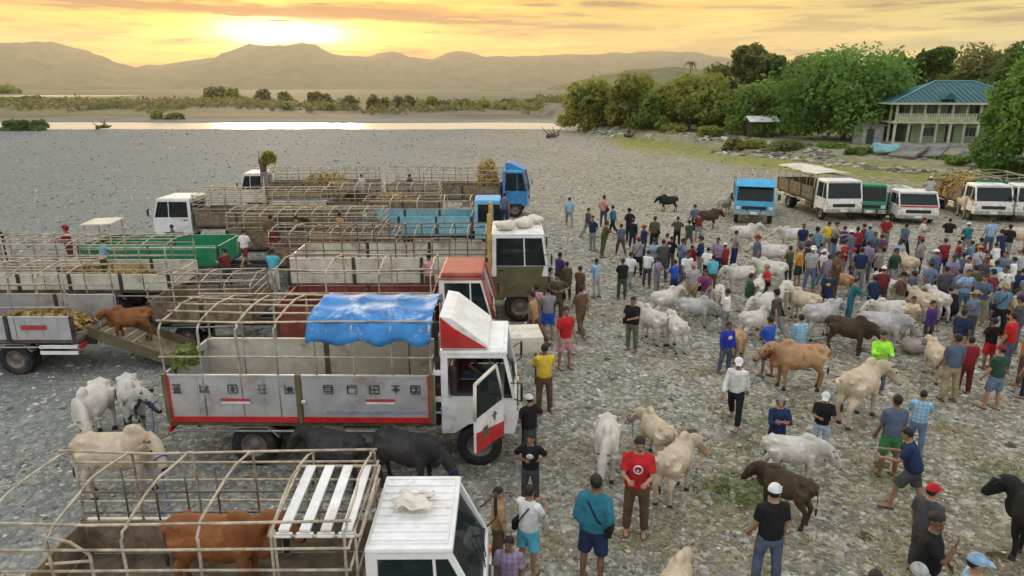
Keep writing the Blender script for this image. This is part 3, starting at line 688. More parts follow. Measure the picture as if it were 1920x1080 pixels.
for k in range(4): MB().box((-.36+k*.235, -.62, -.06), (.19, .08, .03), bev=.008).build('cross_board', WHITE, rk)
ob = tag(sheet('cloth', lambda u, v: Vector((-1.42+u*.42+.05*math.sin(v*9), 7.22+v*.34+.05*math.sin(u*7), 2.215+.05*abs(math.sin(u*6.3+v*4))+.045*abs(math.sin(v*8-u*3)))), 14, 12, mat('crumpled_cloth', (.66, .60, .52), .85, .15, 6, .2), None, .01), 'crumpled cream cloth lying on the nearest white cab roof', 'cloth')
# --- silver and red truck with blue tarpaulin
TB = truck('silver and red truck with blue tarpaulin, open door and characters on its side', (-1.45, 12.97, 0), R(-.6), 5.1, 2.02, .98, .96, SILVER, dict(cl=1.42, cw=1.86, zb=.72, belt=1.42, zr=2.38, body=WHITE, roofm=WHITE, door_open=True, rake=.22),
    hoops=8, npan=2, r=.43, rails=(2.30,), top=3.03, topr=5, frame=RED, inner=CREAM, axle=-3.55)
INK = mat('dark_lettering', (.09, .095, .10), .7, .35, 14, 0, dirt=(.4, .4, .4), dirtamt=.7); REDS = mat('red_strip', (.45, .04, .05), .6, .1); PANEB = mat('white_strip', (.7, .7, .7), .6, .1)
GL = ['h0 h4 v1 v3 h2 d', 'v0 h1 h3 v3 d', 'b v2 c', 'h0 h2 v1 v3 h4', 'v0 h2 d c h4', 'b h2 h1 h3', 'v0 h1 b', 'v0 b h2 v2', 'h2 v2 h0 c', 'b h1 h3 d v0']
for i in range(10):
    x = [-4.83, -4.30, -3.77, -3.22, -2.70, -1.97, -1.52, -1.10, -.70, -.33][i]-.02; z = 1.66-.0; s = .165; y = -1.021; g = MB()
    def bar_(x0, z0, x1, z1, t=.026):
        d = Vector((x1-x0, 0, z1-z0)); n = Vector((-d.z, 0, d.x)).normalized()*t/2; p = [Vector((x0, y, z0)), Vector((x1, y, z1))]
        g.slab([p[0]-n, p[1]-n, p[1]+n, p[0]+n], .006)
    for tk in GL[i].split():
        if tk[0] == 'h': q = z+s/2-s*int(tk[1])/4; bar_(x-s/2, q, x+s/2, q)
        elif tk[0] == 'v': q = x-s/2+s*int(tk[1])/4; bar_(q, z-s/2, q, z+s/2)
        elif tk == 'd': bar_(x-s*.1, z+s*.3, x+s*.45, z-s*.5); bar_(x+s*.3, z+s*.3, x-s*.2, z-s*.5)
        elif tk == 'b': bar_(x-s/2, z+s/2, x+s/2, z+s/2); bar_(x-s/2, z-s/2, x+s/2, z-s/2); bar_(x-s/2, z-s/2, x-s/2, z+s/2); bar_(x+s/2, z-s/2, x+s/2, z+s/2)
        elif tk == 'c': bar_(x-s*.25, z, x+s*.25, z, .09)
    g.build('character', INK, TB)
for xc in (-3.76, -1.02):
    MB().box((xc, -1.021, 1.44), (.56, .008, .05)).build('red_strip', REDS, TB); MB().box((xc, -1.021, 1.385), (.54, .008, .045)).build('white_strip', PANEB, TB)
MB().box((-.95, -1.021, 1.20), (2.2, .006, .04)).build('blue_line', mat('faded_blue_line', (.25, .3, .45), .6), TB)
MB().ball((-2.46, -1.06, 1.42), (.045, .02, .045)).build('reflector', LAMP, TB)
TARP = mat('blue_tarpaulin', (.035, .20, .50), .68, .22, 2.5, .5, dirt=(.55, .68, .78), dirtamt=.9)
def tarp(u, v):
    x = -2.32+u*2.30; a = v*2-1; yy = a*1.02; drop = .0
    hz_ = 3.075-.09*abs(a)**2
    sag = -.045*math.sin(math.pi*(u*3 % 1))-.02*math.sin(v*17)
    if a < -.80: k = (-.80-a)/.20; yy = -.86-.24*min(1, k*1.2); hz_ = 3.02-.42*k+.05*math.sin(u*19)*k; sag *= (1-k); yy -= .03*math.sin(u*23)*k
    elif a > .8: k = (a-.8)/.2; yy = .86+.22*min(1, k*1.2); hz_ = 3.02-.30*k; sag *= (1-k)
    return Vector((x, yy, hz_+sag+.01))
tp = tag(sheet('tarpaulin', tarp, 40, 36, TARP, None, .008), 'sagging blue tarpaulin over the front bars of the silver truck', 'tarpaulin'); tp.location = (-1.45, 12.97, 0); tp.rotation_euler = (0, 0, R(-.6))
# wind deflector, open door, stack behind the cab
df = MB(); df.prism([(.12, 2.43), (1.02, 2.43), (1.0, 2.50), (.34, 3.02), (.12, 3.06)], -.86, .86); do = df.build('wind_deflector', WHITE, TB)
MB().add([(.13, -.868, 3.05), (.13, -.868, 2.44), (1.0, -.868, 2.44), (.40, -.868, 2.82)], [(0, 1, 2, 3)]).build('red_wedge', RED, do)
dr = bpy.data.objects.new('door', None); COL.objects.link(dr); dr.parent = TB; dr.location = (1.28, -.945, 0); dr.rotation_euler = (0, 0, R(62)); dr['label'] = 'open cab door, white over red with a dark emblem'
pm = MB(); pm.slab([(-1.0, 0, .80), (0, 0, .72), (0, 0, 1.44), (-1.0, 0, 1.44)], .05); dp = pm.build('door_panel', WHITE, dr)
MB().slab([(-1.0, -.032, .80), (0, -.032, .72), (0, -.032, 1.0), (-1.0, -.032, 1.2)], .006).build('red_panel', RED, dr)
MB().slab([(-.78, -.036, 1.02), (-.60, -.036, 1.02), (-.60, -.036, 1.20), (-.78, -.036, 1.20)], .006).build('emblem', INK, dr)
em = MB(); em.box((-.35, -.034, 1.27), (.05, .006, .18)); em.box((-.35, -.034, 1.29), (.15, .006, .04)); em.build('emblem', INK, dr)
wf = MB(); P4 = [(-1.0, 0, 1.44), (-.98, 0, 2.12), (-.25, 0, 2.22), (0, 0, 1.5)]
for a, b_ in zip(P4[:-1], P4[1:]): wf.tube([a, b_], .035, 6)
wf.build('door_frame', CREAM, dr); MB().slab([(-.97, 0, 1.45), (-.03, 0, 1.46), (-.26, 0, 2.19), (-.95, 0, 2.10)], .008).build('side_window', GLASS, dr)
st = MB(); st.box((.05, -.84, 1.9), (.07, .08, 2.1)); st.build('corner_post', BLACK, TB)
for k in range(5): MB().box((.05, -.90, 1.15+k*.27), (.14, .05, .11), bev=.02).build('reflector_plate', WHITE if k % 2 else DARK, TB)
# --- faded red truck
TC = truck('red-roofed white truck behind the blue tarpaulin, dark red empty bed', (-1.95, 17.5, 0), R(.4), 4.0, 1.95, 1.0, .85, DRED, dict(cl=1.35, cw=1.8, zb=.65, belt=1.5, zr=2.55, body=WHITE, roofm=SALM, rake=.30), hoops=4, npan=2, rails=(2.2,), top=2.85, topr=2, frame=None, inner=DRED)
MB().box((.7, 0, 2.63), (1.05, 1.72, .12), bev=.04).build('roof_pad', SALM, TC)
for s in (-1, 1): MB().tube([(1.24, s*.86, 2.5), (1.50, s*.88, 1.5)], .055, 6).build('pillar_cover', SALM, TC)
# --- big white and khaki truck
TD = truck('big white cab truck with khaki lower body and long white barred bed', (-.75, 21.8, 0), R(.6), 6.15, 2.3, 1.30, .80, CREAM, dict(cl=1.72, cw=2.2, zb=.72, belt=1.82, zr=2.82, body=WHITE, roofm=WHITE, low=KHAKI, rake=.16), hoops=12, npan=3, r=.48, rails=(1.7, 2.2, 2.35, 2.6), top=2.85, topr=3, bar=BARD, frame=None, inner=CREAM)
MB().box((.04, -1.10, 2.35), (.12, .14, 2.2), bev=.02).build('corner_post', YELW, TD)
MB().box((.04, 1.10, 2.35), (.12, .14, 2.2), bev=.02).build('corner_post', YELW, TD)
SACK = mat('woven_sack', (.62, .58, .48), .9, .12, 8, .4, dirt=(.42, .34, .24))
def sack(loc, d, rz, label, m=None, grp='sacks and bundles on the trucks', cat='sack', name='sack'):
    b = MB(); rng_ = random.Random(int(loc[0]*91+loc[1]*17)); b.ball((0, 0, d[2]*.5), (d[0]/2, d[1]/2, d[2]/2), nu=16, nv=10)
    b.v = [(x*(1+.12*math.sin(9*z+4*y)), y*(1+.1*math.sin(7*x+2)), max(0., z+.04*math.sin(13*x)*math.cos(11*y))) for x, y, z in b.v]
    b.v = [(math.copysign(abs(x/d[0]*2)**.7*d[0]/2, x), math.copysign(abs(y/d[1]*2)**.7*d[1]/2, y), z) for x, y, z in b.v]
    o = b.build(name, m or SACK, None); o.location = loc; o.rotation_euler = (0, 0, rz); return tag(o, label, cat, grp)
for i, (x, y, s, lb) in enumerate([(-.20, 21.2, .62, 'cream sack on the rear of the big white cab roof'), (.38, 21.6, .66, 'plump cream sack in the middle of the big white cab roof'), (.75, 22.3, .55, 'small cream sack at the far front of the big white cab roof')]):
    sack((x, y, 2.87), (s, s*.8, s*.45), i*1.1, lb)
# cream engine cover / handcart in front of silver truck
HC = thing('tipped_canopy', 'cream sheet-metal canopy standing in front of the silver truck', 'canopy', (.18, 15.5, 0), R(6))
MB().box((0, 0, 1.52), (1.02, .95, .10), bev=.03).build('top_sheet', CREAM, HC)
MB().box((0, -.47, 1.34), (1.02, .04, .30), bev=.01).build('valance', CREAM, HC)
for sx_ in (-1, 1):
    for sy_ in (-1, 1): MB().tube([(sx_*.45, sy_*.4, 0), (sx_*.45, sy_*.4, 1.5)], .025, 6).build('leg', BARD, HC)
# --- blue trucks further back
TE = truck('pale blue cab truck just behind the big white cab', (-1.75, 30.6, 0), R(1), 4.7, 1.95, 1.0, .75, TEAL, dict(cl=1.35, cw=1.8, zb=.62, belt=1.45, zr=2.40, body=TEAL, roofm=CYAN), hoops=5, npan=3, top=2.5, topr=2, frame=None, inner=TEAL, rails=(2.1,))
TF = truck('deep blue cab truck at the far end of the parked row', (-.55, 40.2, 0), R(-6), 6.6, 2.1, 1.05, .7, WOOD, dict(cl=1.4, cw=1.95, zb=.65, belt=1.5, zr=2.62, body=BLUE, roofm=CYAN), hoops=10, npan=3, top=2.7, topr=4, frame=None, rails=(1.95, 2.15, 2.4))
MB().prism([(.25, 2.66), (1.35, 2.66), (.5, 3.05), (.25, 3.05)], -.8, .8).build('wind_deflector', BLUE, TF)
TG = truck('white cab truck facing left with long bare-barred bed', (-14.7, 32.6, 0), R(180), 6.0, 2.0, 1.0, .6, WOOD, dict(cl=1.75, cw=1.9, zb=.55, belt=1.35, zr=2.20, body=WHITE, roofm=WHITE), hoops=9, npan=3, top=2.6, topr=4, frame=None, rails=(1.75, 1.95, 2.15, 2.35))
TG2 = truck('cream cab truck farthest back, a man with leaves on top', (-14.4, 41.5, 0), R(184), 6.4, 2.0, 1.0, .7, WOOD, dict(cl=1.4, cw=1.85, zb=.55, belt=1.4, zr=2.3, body=CREAM, roofm=CREAM), hoops=10, npan=3, top=2.55, topr=4, frame=None, rails=(1.85, 2.05, 2.3))
TK2 = truck('wooden-sided truck between the two far rows, bed half full', (-3.6, 35.2, 0), R(2), 5.6, 1.95, .95, .75, WOOD, None, hoops=9, npan=3, top=2.5, topr=3, frame=None, rails=(1.85, 2.1, 2.3), name='stock_trailer', cat='trailer')
TL2 = truck('brown barred trailer behind the white cab facing left', (-5.2, 28.2, 0), R(1), 6.2, 1.95, .95, .7, WOOD, None, hoops=10, npan=3, top=2.4, topr=4, frame=None, rails=(1.75, 1.95, 2.2), name='stock_trailer', cat='trailer')
TH = truck('long green-sided stock trailer beside the man in red', (-10.4, 25.0, 0), R(0), 5.0, 2.0, 1.0, .72, GREEN, None, hoops=None, npan=2, top=2.3, frame=None, inner=GREEN, name='stock_trailer', cat='trailer')
for s in (-1, 1):
    for x in (-5.0, -4.1): MB().tube([(x, s*.45, 1.0), (x, s*.45, 2.38)], .03, 6).build('post', BAR, TH)
    MB().tube([(-5, s*1.0, 1.66), (0, s*1.0, 1.66)], .035, 6).build('rail', mat('pale_green_rail', (.45, .6, .45), .5), TH)
MB().slab([(-5.1, -.5, 2.36), (-4.0, -.5, 2.40), (-4.0, .5, 2.46), (-5.1, .5, 2.42)], .05).build('roof_sheet', CREAM, TH)
TI = truck('long flat truck bed with cream end boards at the left edge', (-17.0, 21.9, 0), R(180), 6.3, 2.0, 1.0, .5, CREAM, dict(cl=1.5, cw=1.85, zb=.6, belt=1.4, zr=2.3, body=WHITE, roofm=WHITE), hoops=9, npan=4, top=2.5, topr=4, frame=None, rails=(1.65, 1.85, 2.1))
TJ = truck('silver stock truck at the left edge with its ramp let down', (-16.1, 17.45, 0), R(180), 5.1, 2.0, .98, .62, SILVER, dict(cl=1.5, cw=1.85, zb=.6, belt=1.4, zr=2.3, body=WHITE, roofm=WHITE), hoops=8, npan=3, top=2.75, topr=4, r=.42, axle=-3.4, frame=None, rails=(1.85, 2.2, 2.45), inner=SILVER, tail=False)
MB().box((-4.1, 1.022, 1.32), (.62, .01, .12)).build('red_lettering', REDS, TJ)
MB().box((-4.1, -1.022, 1.32), (.62, .01, .12)).build('red_lettering', REDS, TJ)
for k in range(2): MB().box((-4.62, 1.0, .80-.16*k), (.95, .05, .09), bev=.01).build('side_guard_board', WHITE, TJ)
RP = thing('loading_ramp', 'slatted steel ramp let down behind the left silver truck', 'ramp', (-10.95, 17.5, 0), R(0))
for s in (-1, 1):
    MB().slab([(0, s*.62, .93), (2.15, s*.62, .06), (2.15, s*.62, .34), (0, s*.62, 1.22)], .04).build('side_board', KHAKI, RP)
MB().slab([(0, -.6, .92), (2.15, -.6, .06), (2.15, .6, .06), (0, .6, .92)], .05).build('ramp_deck', WOOD, RP)
for k in range(9): MB().box((.15+k*.23, 0, .93-.405*(.15+k*.23)), (.05, 1.18, .04), Matrix.Rotation(R(22), 3, 'Y')).build('cleat', BAR, RP)
TQ = truck('short low wooden trailer between the flat bed and the long white bed', (-7.25, 19.3, 0), R(3), 2.9, 1.7, .85, .55, WOOD, None, hoops=5, npan=2, r=.34, top=2.0, topr=3, frame=None, rails=(1.55, 1.75), name='stock_trailer', cat='trailer')
TS = truck('brown stake-sided trailer in front of the pale blue truck', (-4.2, 25.2, 0), R(-2), 4.6, 1.8, .95, .6, WOOD, None, hoops=7, npan=3, top=2.2, topr=4, frame=None, rails=(1.7, 1.95), name='stock_trailer', cat='trailer')
# --- row of vehicles facing the crowd
def bk(px, py, z=0.): return gp(px, py, z)
p = bk(1414, 422); TKb = truck('bright blue truck with a sun visor facing the crowd', (p.x+.35, p.y+1.5, 0), R(-106), 4.0, 1.9, 1.0, .8, CYAN, dict(cl=1.35, cw=2.0, zb=.55, belt=1.28, zr=2.20, body=CYAN, roofm=CYAN), hoops=4, npan=2, top=2.45, topr=3, frame=None, grp='vehicles lined up facing the crowd')
MB().slab([(1.55, -.95, 2.05), (1.55, .95, 2.05), (1.15, .95, 2.40), (1.15, -.95, 2.40)], .05).build('sun_visor', CYAN, TKb)
p = bk(1576, 416); TLb = truck('white cab truck with a long cream canopy facing the crowd', (p.x-.0, p.y+1.5, 0), R(-88), 5.0, 2.1, 1.0, .7, WOOD, dict(cl=1.4, cw=2.0, zb=.55, belt=1.28, zr=2.22, body=WHITE, roofm=WHITE), hoops=6, npan=3, top=2.35, topr=2, frame=None, grp='vehicles lined up facing the crowd')
sheet('canopy', lambda u, v: Vector((-5.1+u*5.0, -1.08+2.16*v, 2.44+.10*math.sin(math.pi*v)-.03*math.sin(u*19))), 20, 8, CREAM, TLb, .03)
p = bk(1643, 414); TMb = truck('small green jeep-like truck between the white vehicles', (p.x-.2, p.y+1.2, 0), R(-104), 2.9, 1.7, .8, .7, GREEN, dict(cl=1.15, cw=1.7, zb=.45, belt=1.1, zr=1.95, body=GREEN, roofm=GREEN), hoops=3, npan=1, r=.34, top=2.1, topr=2, frame=None, grp='vehicles lined up facing the crowd')
p = bk(1735, 421); TNb = truck('low white van with a red stripe below its windscreen', (p.x-.3, p.y+1.5, 0), R(-98), 3.6, 1.95, .75, .75, WHITE, dict(cl=1.45, cw=2.05, zb=.35, belt=1.05, zr=1.72, body=WHITE, roofm=WHITE, rake=.42), hoops=4, npan=2, r=.34, top=1.95, topr=3, frame=None, grp='vehicles lined up facing the crowd', cat='van', name='van')
MB().box((1.585, 0, .98), (.012, 1.9, .08)).build('red_stripe', RED, TNb)
p = bk(1868, 417); TOb = truck('white cab truck loaded with yellow straw near the right edge', (p.x-.1, p.y+1.5, 0), R(-98), 4.6, 2.0, .9, .75, WOOD, dict(cl=1.4, cw=1.95, zb=.45, belt=1.15, zr=1.98, body=WHITE, roofm=WHITE, rake=.34), hoops=4, npan=2, r=.38, top=2.3, topr=2, frame=None, grp='vehicles lined up facing the crowd')
p = bk(1945, 419); TPb = truck('white truck cut off by the right edge beside the straw truck', (p.x, p.y+1.5, 0), R(-100), 4.2, 2.0, .9, .75, GREEN, dict(cl=1.4, cw=1.95, zb=.45, belt=1.15, zr=2.0, body=WHITE, roofm=WHITE), hoops=4, npan=2, r=.38, top=2.3, topr=2, frame=None, grp='vehicles lined up facing the crowd')
# ------------------------------------------------------------------ green-roofed house
HY = 76.0; hx0 = pz(1668, 283, HY).x; hz0 = float(gh(hx0+6, HY))
PG = mat('pale_green_wall', (.30, .42, .25), .8, .1, 1.2, .1, dirt=(.34, .36, .26)); PW = mat('white_trim', (.50, .50, .36), .7, .12, 1.5, 0, dirt=(.45, .40, .34))
ROOF = mat('teal_roof_sheet', (.014, .095, .105), .6, .15, .8, .0, .2, dirt=(.06, .14, .13)); DKG = mat('dark_interior', (.05, .06, .055), .8, .2); WINM = mat('dark_window_pane', (.03, .045, .05), .12, .2, 1, 0, 0, .6)
HS = thing('house', 'two-storey pale green house with teal hip roof and white balcony', 'house', (hx0, HY, hz0), R(-6)); HS.scale = (.86, .86, .80)
HW, HD, F1, F2 = 15.0, 10.0, 3.0, 5.55
MB().box((HW/2, HD/2+1.6, .15), (HW+.6, HD+4, .5)).build('plinth', mat('concrete', (.33, .31, .28), .85, .2, 1.5, .2), HS)
MB().box((HW/2+1.2, HD/2+1.8, 1.7), (HW-2.8, HD-.6, 2.6)).build('wall', PG, HS); MB().box((HW/2+1.2, HD/2+1.8, 4.45), (HW-2.8, HD-.6, 2.4)).build('wall', PG, HS)
MB().box((HW/2, HD/2+1.0, F1+.05), (HW+.5, HD+2.6, .26)).build('floor_slab', PW, HS)
for k in range(10):
    x = .2+k*(HW-.4)/9
    for z0_, z1_, nm in ((.3, F1-.08, 'column'), (F1+.18, F2-.1, 'column')):
        c = MB(); c.box((x, -.0, (z0_+z1_)/2), (.26, .26, z1_-z0_)); c.box((x, 0, z1_-.1), (.36, .36, .16)); c.box((x, 0, z0_+.08), (.36, .36, .16)); c.build(nm, PG if k % 2 else PW, HS)
for k in range(4):
    c = MB(); y = 1.5+k*2.6
    for z0_, z1_ in ((.3, F1-.08), (F1+.18, F2-.1)): c.box((.1, y, (z0_+z1_)/2), (.24, .24, z1_-z0_))
    c.build('column', PG, HS)
def balcony(x0, x1, m, h=.95):
    b = MB(); b.box(((x0+x1)/2, -.12, F1+.18+h), (x1-x0, .14, .1)); b.box(((x0+x1)/2, -.12, F1+.26), (x1-x0, .12, .12)); o = b.build('balcony_rail', m, HS)
    n = int((x1-x0)/.28)
    for k in range(n): MB().box((x0+(k+.5)*(x1-x0)/n, -.12, F1+.24+h/2), (.13, .09, h-.12)).build('baluster', m, o)
balcony(.1, 9.6, PW); balcony(9.9, 14.9, PW)
MB().box((4.8, -.05, F1+.62), (9.4, .05, .62)).build('balcony_wall', PW, HS)
for fl in (0, 1):
    for k in range(5):
        x = 2.6+k*2.55; z = (1.55 if fl == 0 else 4.55)
        if k % 2 == fl: w = MB(); w.box((x, 2.08, z-.1), (1.0, .06, 2.1 if fl == 0 else 1.95)); o = w.build('door', DKG, HS); MB().box((x, 2.05, z-.1), (.86, .03, 1.9)).build('panel', WINM, o)
        else:
            w = MB(); w.box((x, 2.08, z+.15), (1.5, .06, 1.25)); o = w.build('window', PW, HS)
            for q in (-1, 0, 1): MB().box((x+q*.47, 2.04, z+.15), (.42, .03, 1.1)).build('pane', WINM, o)
# hip roof with ribs
e = .9; za, zr_ = F2, F2+2.75; y0r, y1r = -1.0, HD+2.6
EV = [Vector((-.9-e*0, y0r, za)), Vector((HW+.9, y0r, za)), Vector((HW+.9, y1r, za)), Vector((-.9, y1r, za))]; RA, RB = Vector((6.6, (y0r+y1r)/2, zr_)), Vector((HW-3.6, (y0r+y1r)/2, zr_))
rf = MB(); rf.add([EV[0], EV[1], RB, RA, EV[2], EV[3]], [(0, 1, 2, 3), (1, 4, 2), (4, 5, 3, 2), (5, 0, 3)]); ro = rf.build('roof', ROOF, HS)
md = ro.modifiers.new('thickness', 'SOLIDIFY'); md.thickness = .10; md.offset = -1
for k in range(26):
    t = (k+.5)/26; x = EV[0].x+(EV[1].x-EV[0].x)*t; a = Vector((x, y0r, za+.03))
    if x < RA.x: f = (x-EV[0].x)/(RA.x-EV[0].x)
    elif x > RB.x: f = (EV[1].x-x)/(EV[1].x-RB.x)
    else: f = 1
    b_ = Vector((x, y0r+(RA.y-y0r)*f, za+.03+(zr_-za)*f)); MB().tube([a, b_], .035, 4).build('roof_rib', ROOF, ro)
for a, b_ in ((EV[0], RA), (EV[1], RB), (RA, RB)): MB().tube([a+Vector((0, 0, .05)), b_+Vector((0, 0, .06))], .09, 5).build('ridge_cap', mat('pale_teal_cap', (.16, .36, .36), .5), ro)
MB().box((HW/2, y0r-.02, za-.08), (HW+1.8, .06, .24)).build('fascia', PW, HS); MB().box((-.92, HD/2+.8, za-.08), (.06, HD+3.6, .24)).build('fascia', PW, HS)
MB().box((HW/2, 2.0, za-.14), (HW+1.5, 5.9, .06)).build('soffit', PW, HS)
MB().prism([(5.0, F2+.45), (6.6, F2+.45), (5.8, F2+1.35)], -.75, 1.4).build('gable_dormer', ROOF, HS)
# small shed left of the house, stone revetment slabs, tarpaulin
s_ = pz(1622, 268, 78); SH = thing('shed', 'small grey shed left of the house', 'shed', (s_.x, 78, float(gh(s_.x, 78))), 0)
MB().box((.7, 1, 1.0), (2.3, 2.2, 2.0)).build('wall', mat('grey_block', (.36, .38, .40), .85, .15, 2, .2), SH); MB().slab([(-.7, -.4, 2.05), (2.1, -.4, 2.05), (2.1, 2.4, 2.35), (-.7, 2.4, 2.35)], .07).build('roof', STEEL, SH); MB().box((.4, -.12, .85), (.8, .05, 1.6)).build('door', DKG, SH)
r_ = pz(1426, 233, 90); KI = thing('hut', 'little pale-roofed hut under the bank trees', 'hut', (r_.x, 90, float(gh(r_.x, 90))), 0)
for x in (-1.4, 1.4):
    for y in (-.9, .9): MB().tube([(x, y, 0), (x, y, 2.0)], .07, 6).build('post', BARK, KI)
MB().slab([(-1.9, -1.5, 1.95), (1.9, -1.5, 1.95), (1.9, 0, 2.6), (-1.9, 0, 2.6)], .06).build('roof', WHITE, KI); MB().slab([(-1.9, 0, 2.6), (1.9, 0, 2.6), (1.9, 1.5, 1.95), (-1.9, 1.5, 1.95)], .06).build('roof', WHITE, KI)
MB().box((0, .9, 1.0), (2.6, .06, 1.8)).build('back_wall', WOOD, KI)
STONE = mat('revetment_concrete', (.20, .195, .18), .9, .3, .7, .4, dirt=(.14, .15, .09), dirtamt=.7)
def on_bank(px, py):
    for Y in np.arange(45, 110, .25):
        q = pz(px, py, Y)
        if q.z <= float(gh(q.x, Y)): return q
    return gp(px, py)
SLB = [(1715, 298, 4.2), (1760, 298, 3.6), (1830, 312, 3.4), (1862, 318, 3.6), (1900, 318, 4.0)]
for i, (px, py, w) in enumerate(SLB):
    q = on_bank(px, py); b = MB(); b.box((0, 0, .25), (w*.62, 2.4, .3), Matrix.Rotation(R(24), 3, 'X'), bev=.08); o = b.build('revetment_slab', STONE); o.location = (q.x, q.y+1.2, q.z+.35); o.rotation_euler = (0, R(random.uniform(-4, 4)), R(-62+random.uniform(-9, 9)))
    tag(o, 'tilted grey concrete slab of the bank revetment below the house', 'slab', 'revetment slabs on the bank')
q = on_bank(1665, 292); o = sheet('tarpaulin', lambda u, v: Vector((u*2.6-1.3, v*2.0, .35+v*.7+.12*math.sin(u*9)*math.sin(v*7))), 14, 10, mat('teal_tarpaulin', (.12, .32, .33), .7, .2, 2, .2, dirt=(.3, .45, .45)), None, .02)
o.location = q; o.rotation_euler = (0, 0, R(-20)); tag(o, 'teal tarpaulin spread over the stones below the house', 'tarpaulin')
# ------------------------------------------------------------------ living things: grown as one surface
JOBS = []
def grow(mb, vox, name, m, parent, smooth=3, extra=None):
    """joined overlapping volumes become one continuous surface"""
    me = bpy.data.meshes.new(name); me.from_pydata([tuple(v) for v in mb.v], [], mb.f)
    bm = bmesh.new(); bm.from_mesh(me); bmesh.ops.recalc_face_normals(bm, faces=bm.faces[:]); bm.to_mesh(me); bm.free()
    o = bpy.data.objects.new(name, me); COL.objects.link(o)
    md = o.modifiers.new('r', 'REMESH'); md.mode = 'VOXEL'; md.voxel_size = vox; md.use_smooth_shade = True
    sm = o.modifiers.new('s', 'SMOOTH'); sm.factor = .5; sm.iterations = smooth
    o.parent = parent; JOBS.append((o, me, name, m, extra))
def finish_growth():
    dg = bpy.context.evaluated_depsgraph_get(); res = []
    for o, me, name, m, extra in JOBS: res.append(bpy.data.meshes.new_from_object(o.evaluated_get(dg)))
    for (o, me, name, m, extra), nm in zip(JOBS, res):
        o.modifiers.clear()
        ms = m if isinstance(m, (list, tuple)) else [m]
        nm.materials.clear()
        for q in ms: nm.materials.append(q)
        if extra is not None and extra.v:
            bm = bmesh.new(); bm.from_mesh(nm); vs = [bm.verts.new(v) for v in extra.v]
            for f, mi in zip(extra.f, extra.m):
                try: fc_ = bm.faces.new([vs[i] for i in f]); fc_.material_index = mi; fc_.smooth = True
                except ValueError: pass
            bm.to_mesh(nm); bm.free()
        o.data = nm; bpy.data.meshes.remove(me)
    JOBS.clear()
CC = {  # garment colours
 'white': (.72, .72, .72), 'offwhite': (.62, .58, .52), 'black': (.018, .018, .02), 'navy': (.02, .035, .09), 'blue': (.03, .09, .42), 'royal': (.03, .05, .38), 'ltblue': (.30, .50, .68), 'teal': (.03, .16, .22), 'cyan': (.10, .42, .55),
 'red': (.50, .025, .03), 'dkred': (.24, .025, .03), 'pink': (.55, .28, .28), 'maroon': (.14, .03, .035), 'yellow': (.68, .48, .05), 'amber': (.62, .30, .04), 'tan': (.38, .25, .12), 'brown': (.13, .08, .05), 'olive': (.09, .085, .04), 'grey': (.24, .24, .25), 'dkgrey': (.07, .07, .075),
 'ltgrey': (.45, .45, .46), 'purple': (.07, .04, .16), 'plum': (.22, .05, .18), 'mauve': (.30, .24, .36), 'green': (.05, .19, .07), 'neon': (.36, .90, .06), 'dkgreen': (.03, .07, .045), 'jeans': (.13, .19, .29), 'ltjeans': (.40, .48, .58), 'cream': (.66, .54, .36), 'orange': (.62, .13, .03), 'camo': (.14, .145, .11), 'khaki': (.33, .27, .16), 'slate': (.09, .12, .18), 'steel': (.13, .25, .36)}
def cloth(c):
    if 'cloth_'+c in MATS: return MATS['cloth_'+c]
    m = mat('cloth_'+c, CC[c], .88, .20, 4.5, 1.0, spec=.15)
    if c in ('mauve', 'ltblue', 'ltgrey', 'plum', 'steel', 'offwhite'):          # woven checks
        nt = m.node_tree; b = nt.nodes['Principled BSDF']; src = V(nt, b.inputs['Base Color'].links[0].from_socket); t = nt.nodes.new('ShaderNodeTexCoord'); s = nt.nodes.new('ShaderNodeSeparateXYZ'); nt.links.new(t.outputs['Object'], s.inputs[0])
        k = (V(nt, s.outputs[0])*70.)._m('SINE').mr(.3, .6)*.35 + (V(nt, s.outputs[2])*70.)._m('SINE').mr(.3, .6)*.35
        nt.links.new(vmix(nt, k, src, tuple(q*.45 for q in CC[c])).s, b.inputs['Base Color'])
    return m
SKINS = [mat('skin_brown', (.30, .165, .10), .55, .12, 9, .05, spec=.35), mat('skin_tan', (.36, .21, .135), .55, .12, 9, .05, spec=.35), mat('skin_dark', (.20, .105, .065), .55, .12, 9, .05, spec=.35)]
HAIR = mat('black_hair', (.012, .010, .009), .6, .3, 20, .5); EYE = mat('dark_eye', (.015, .012, .01), .2, .1); SOLE = mat('dark_sandal', (.04, .035, .03), .7, .2)
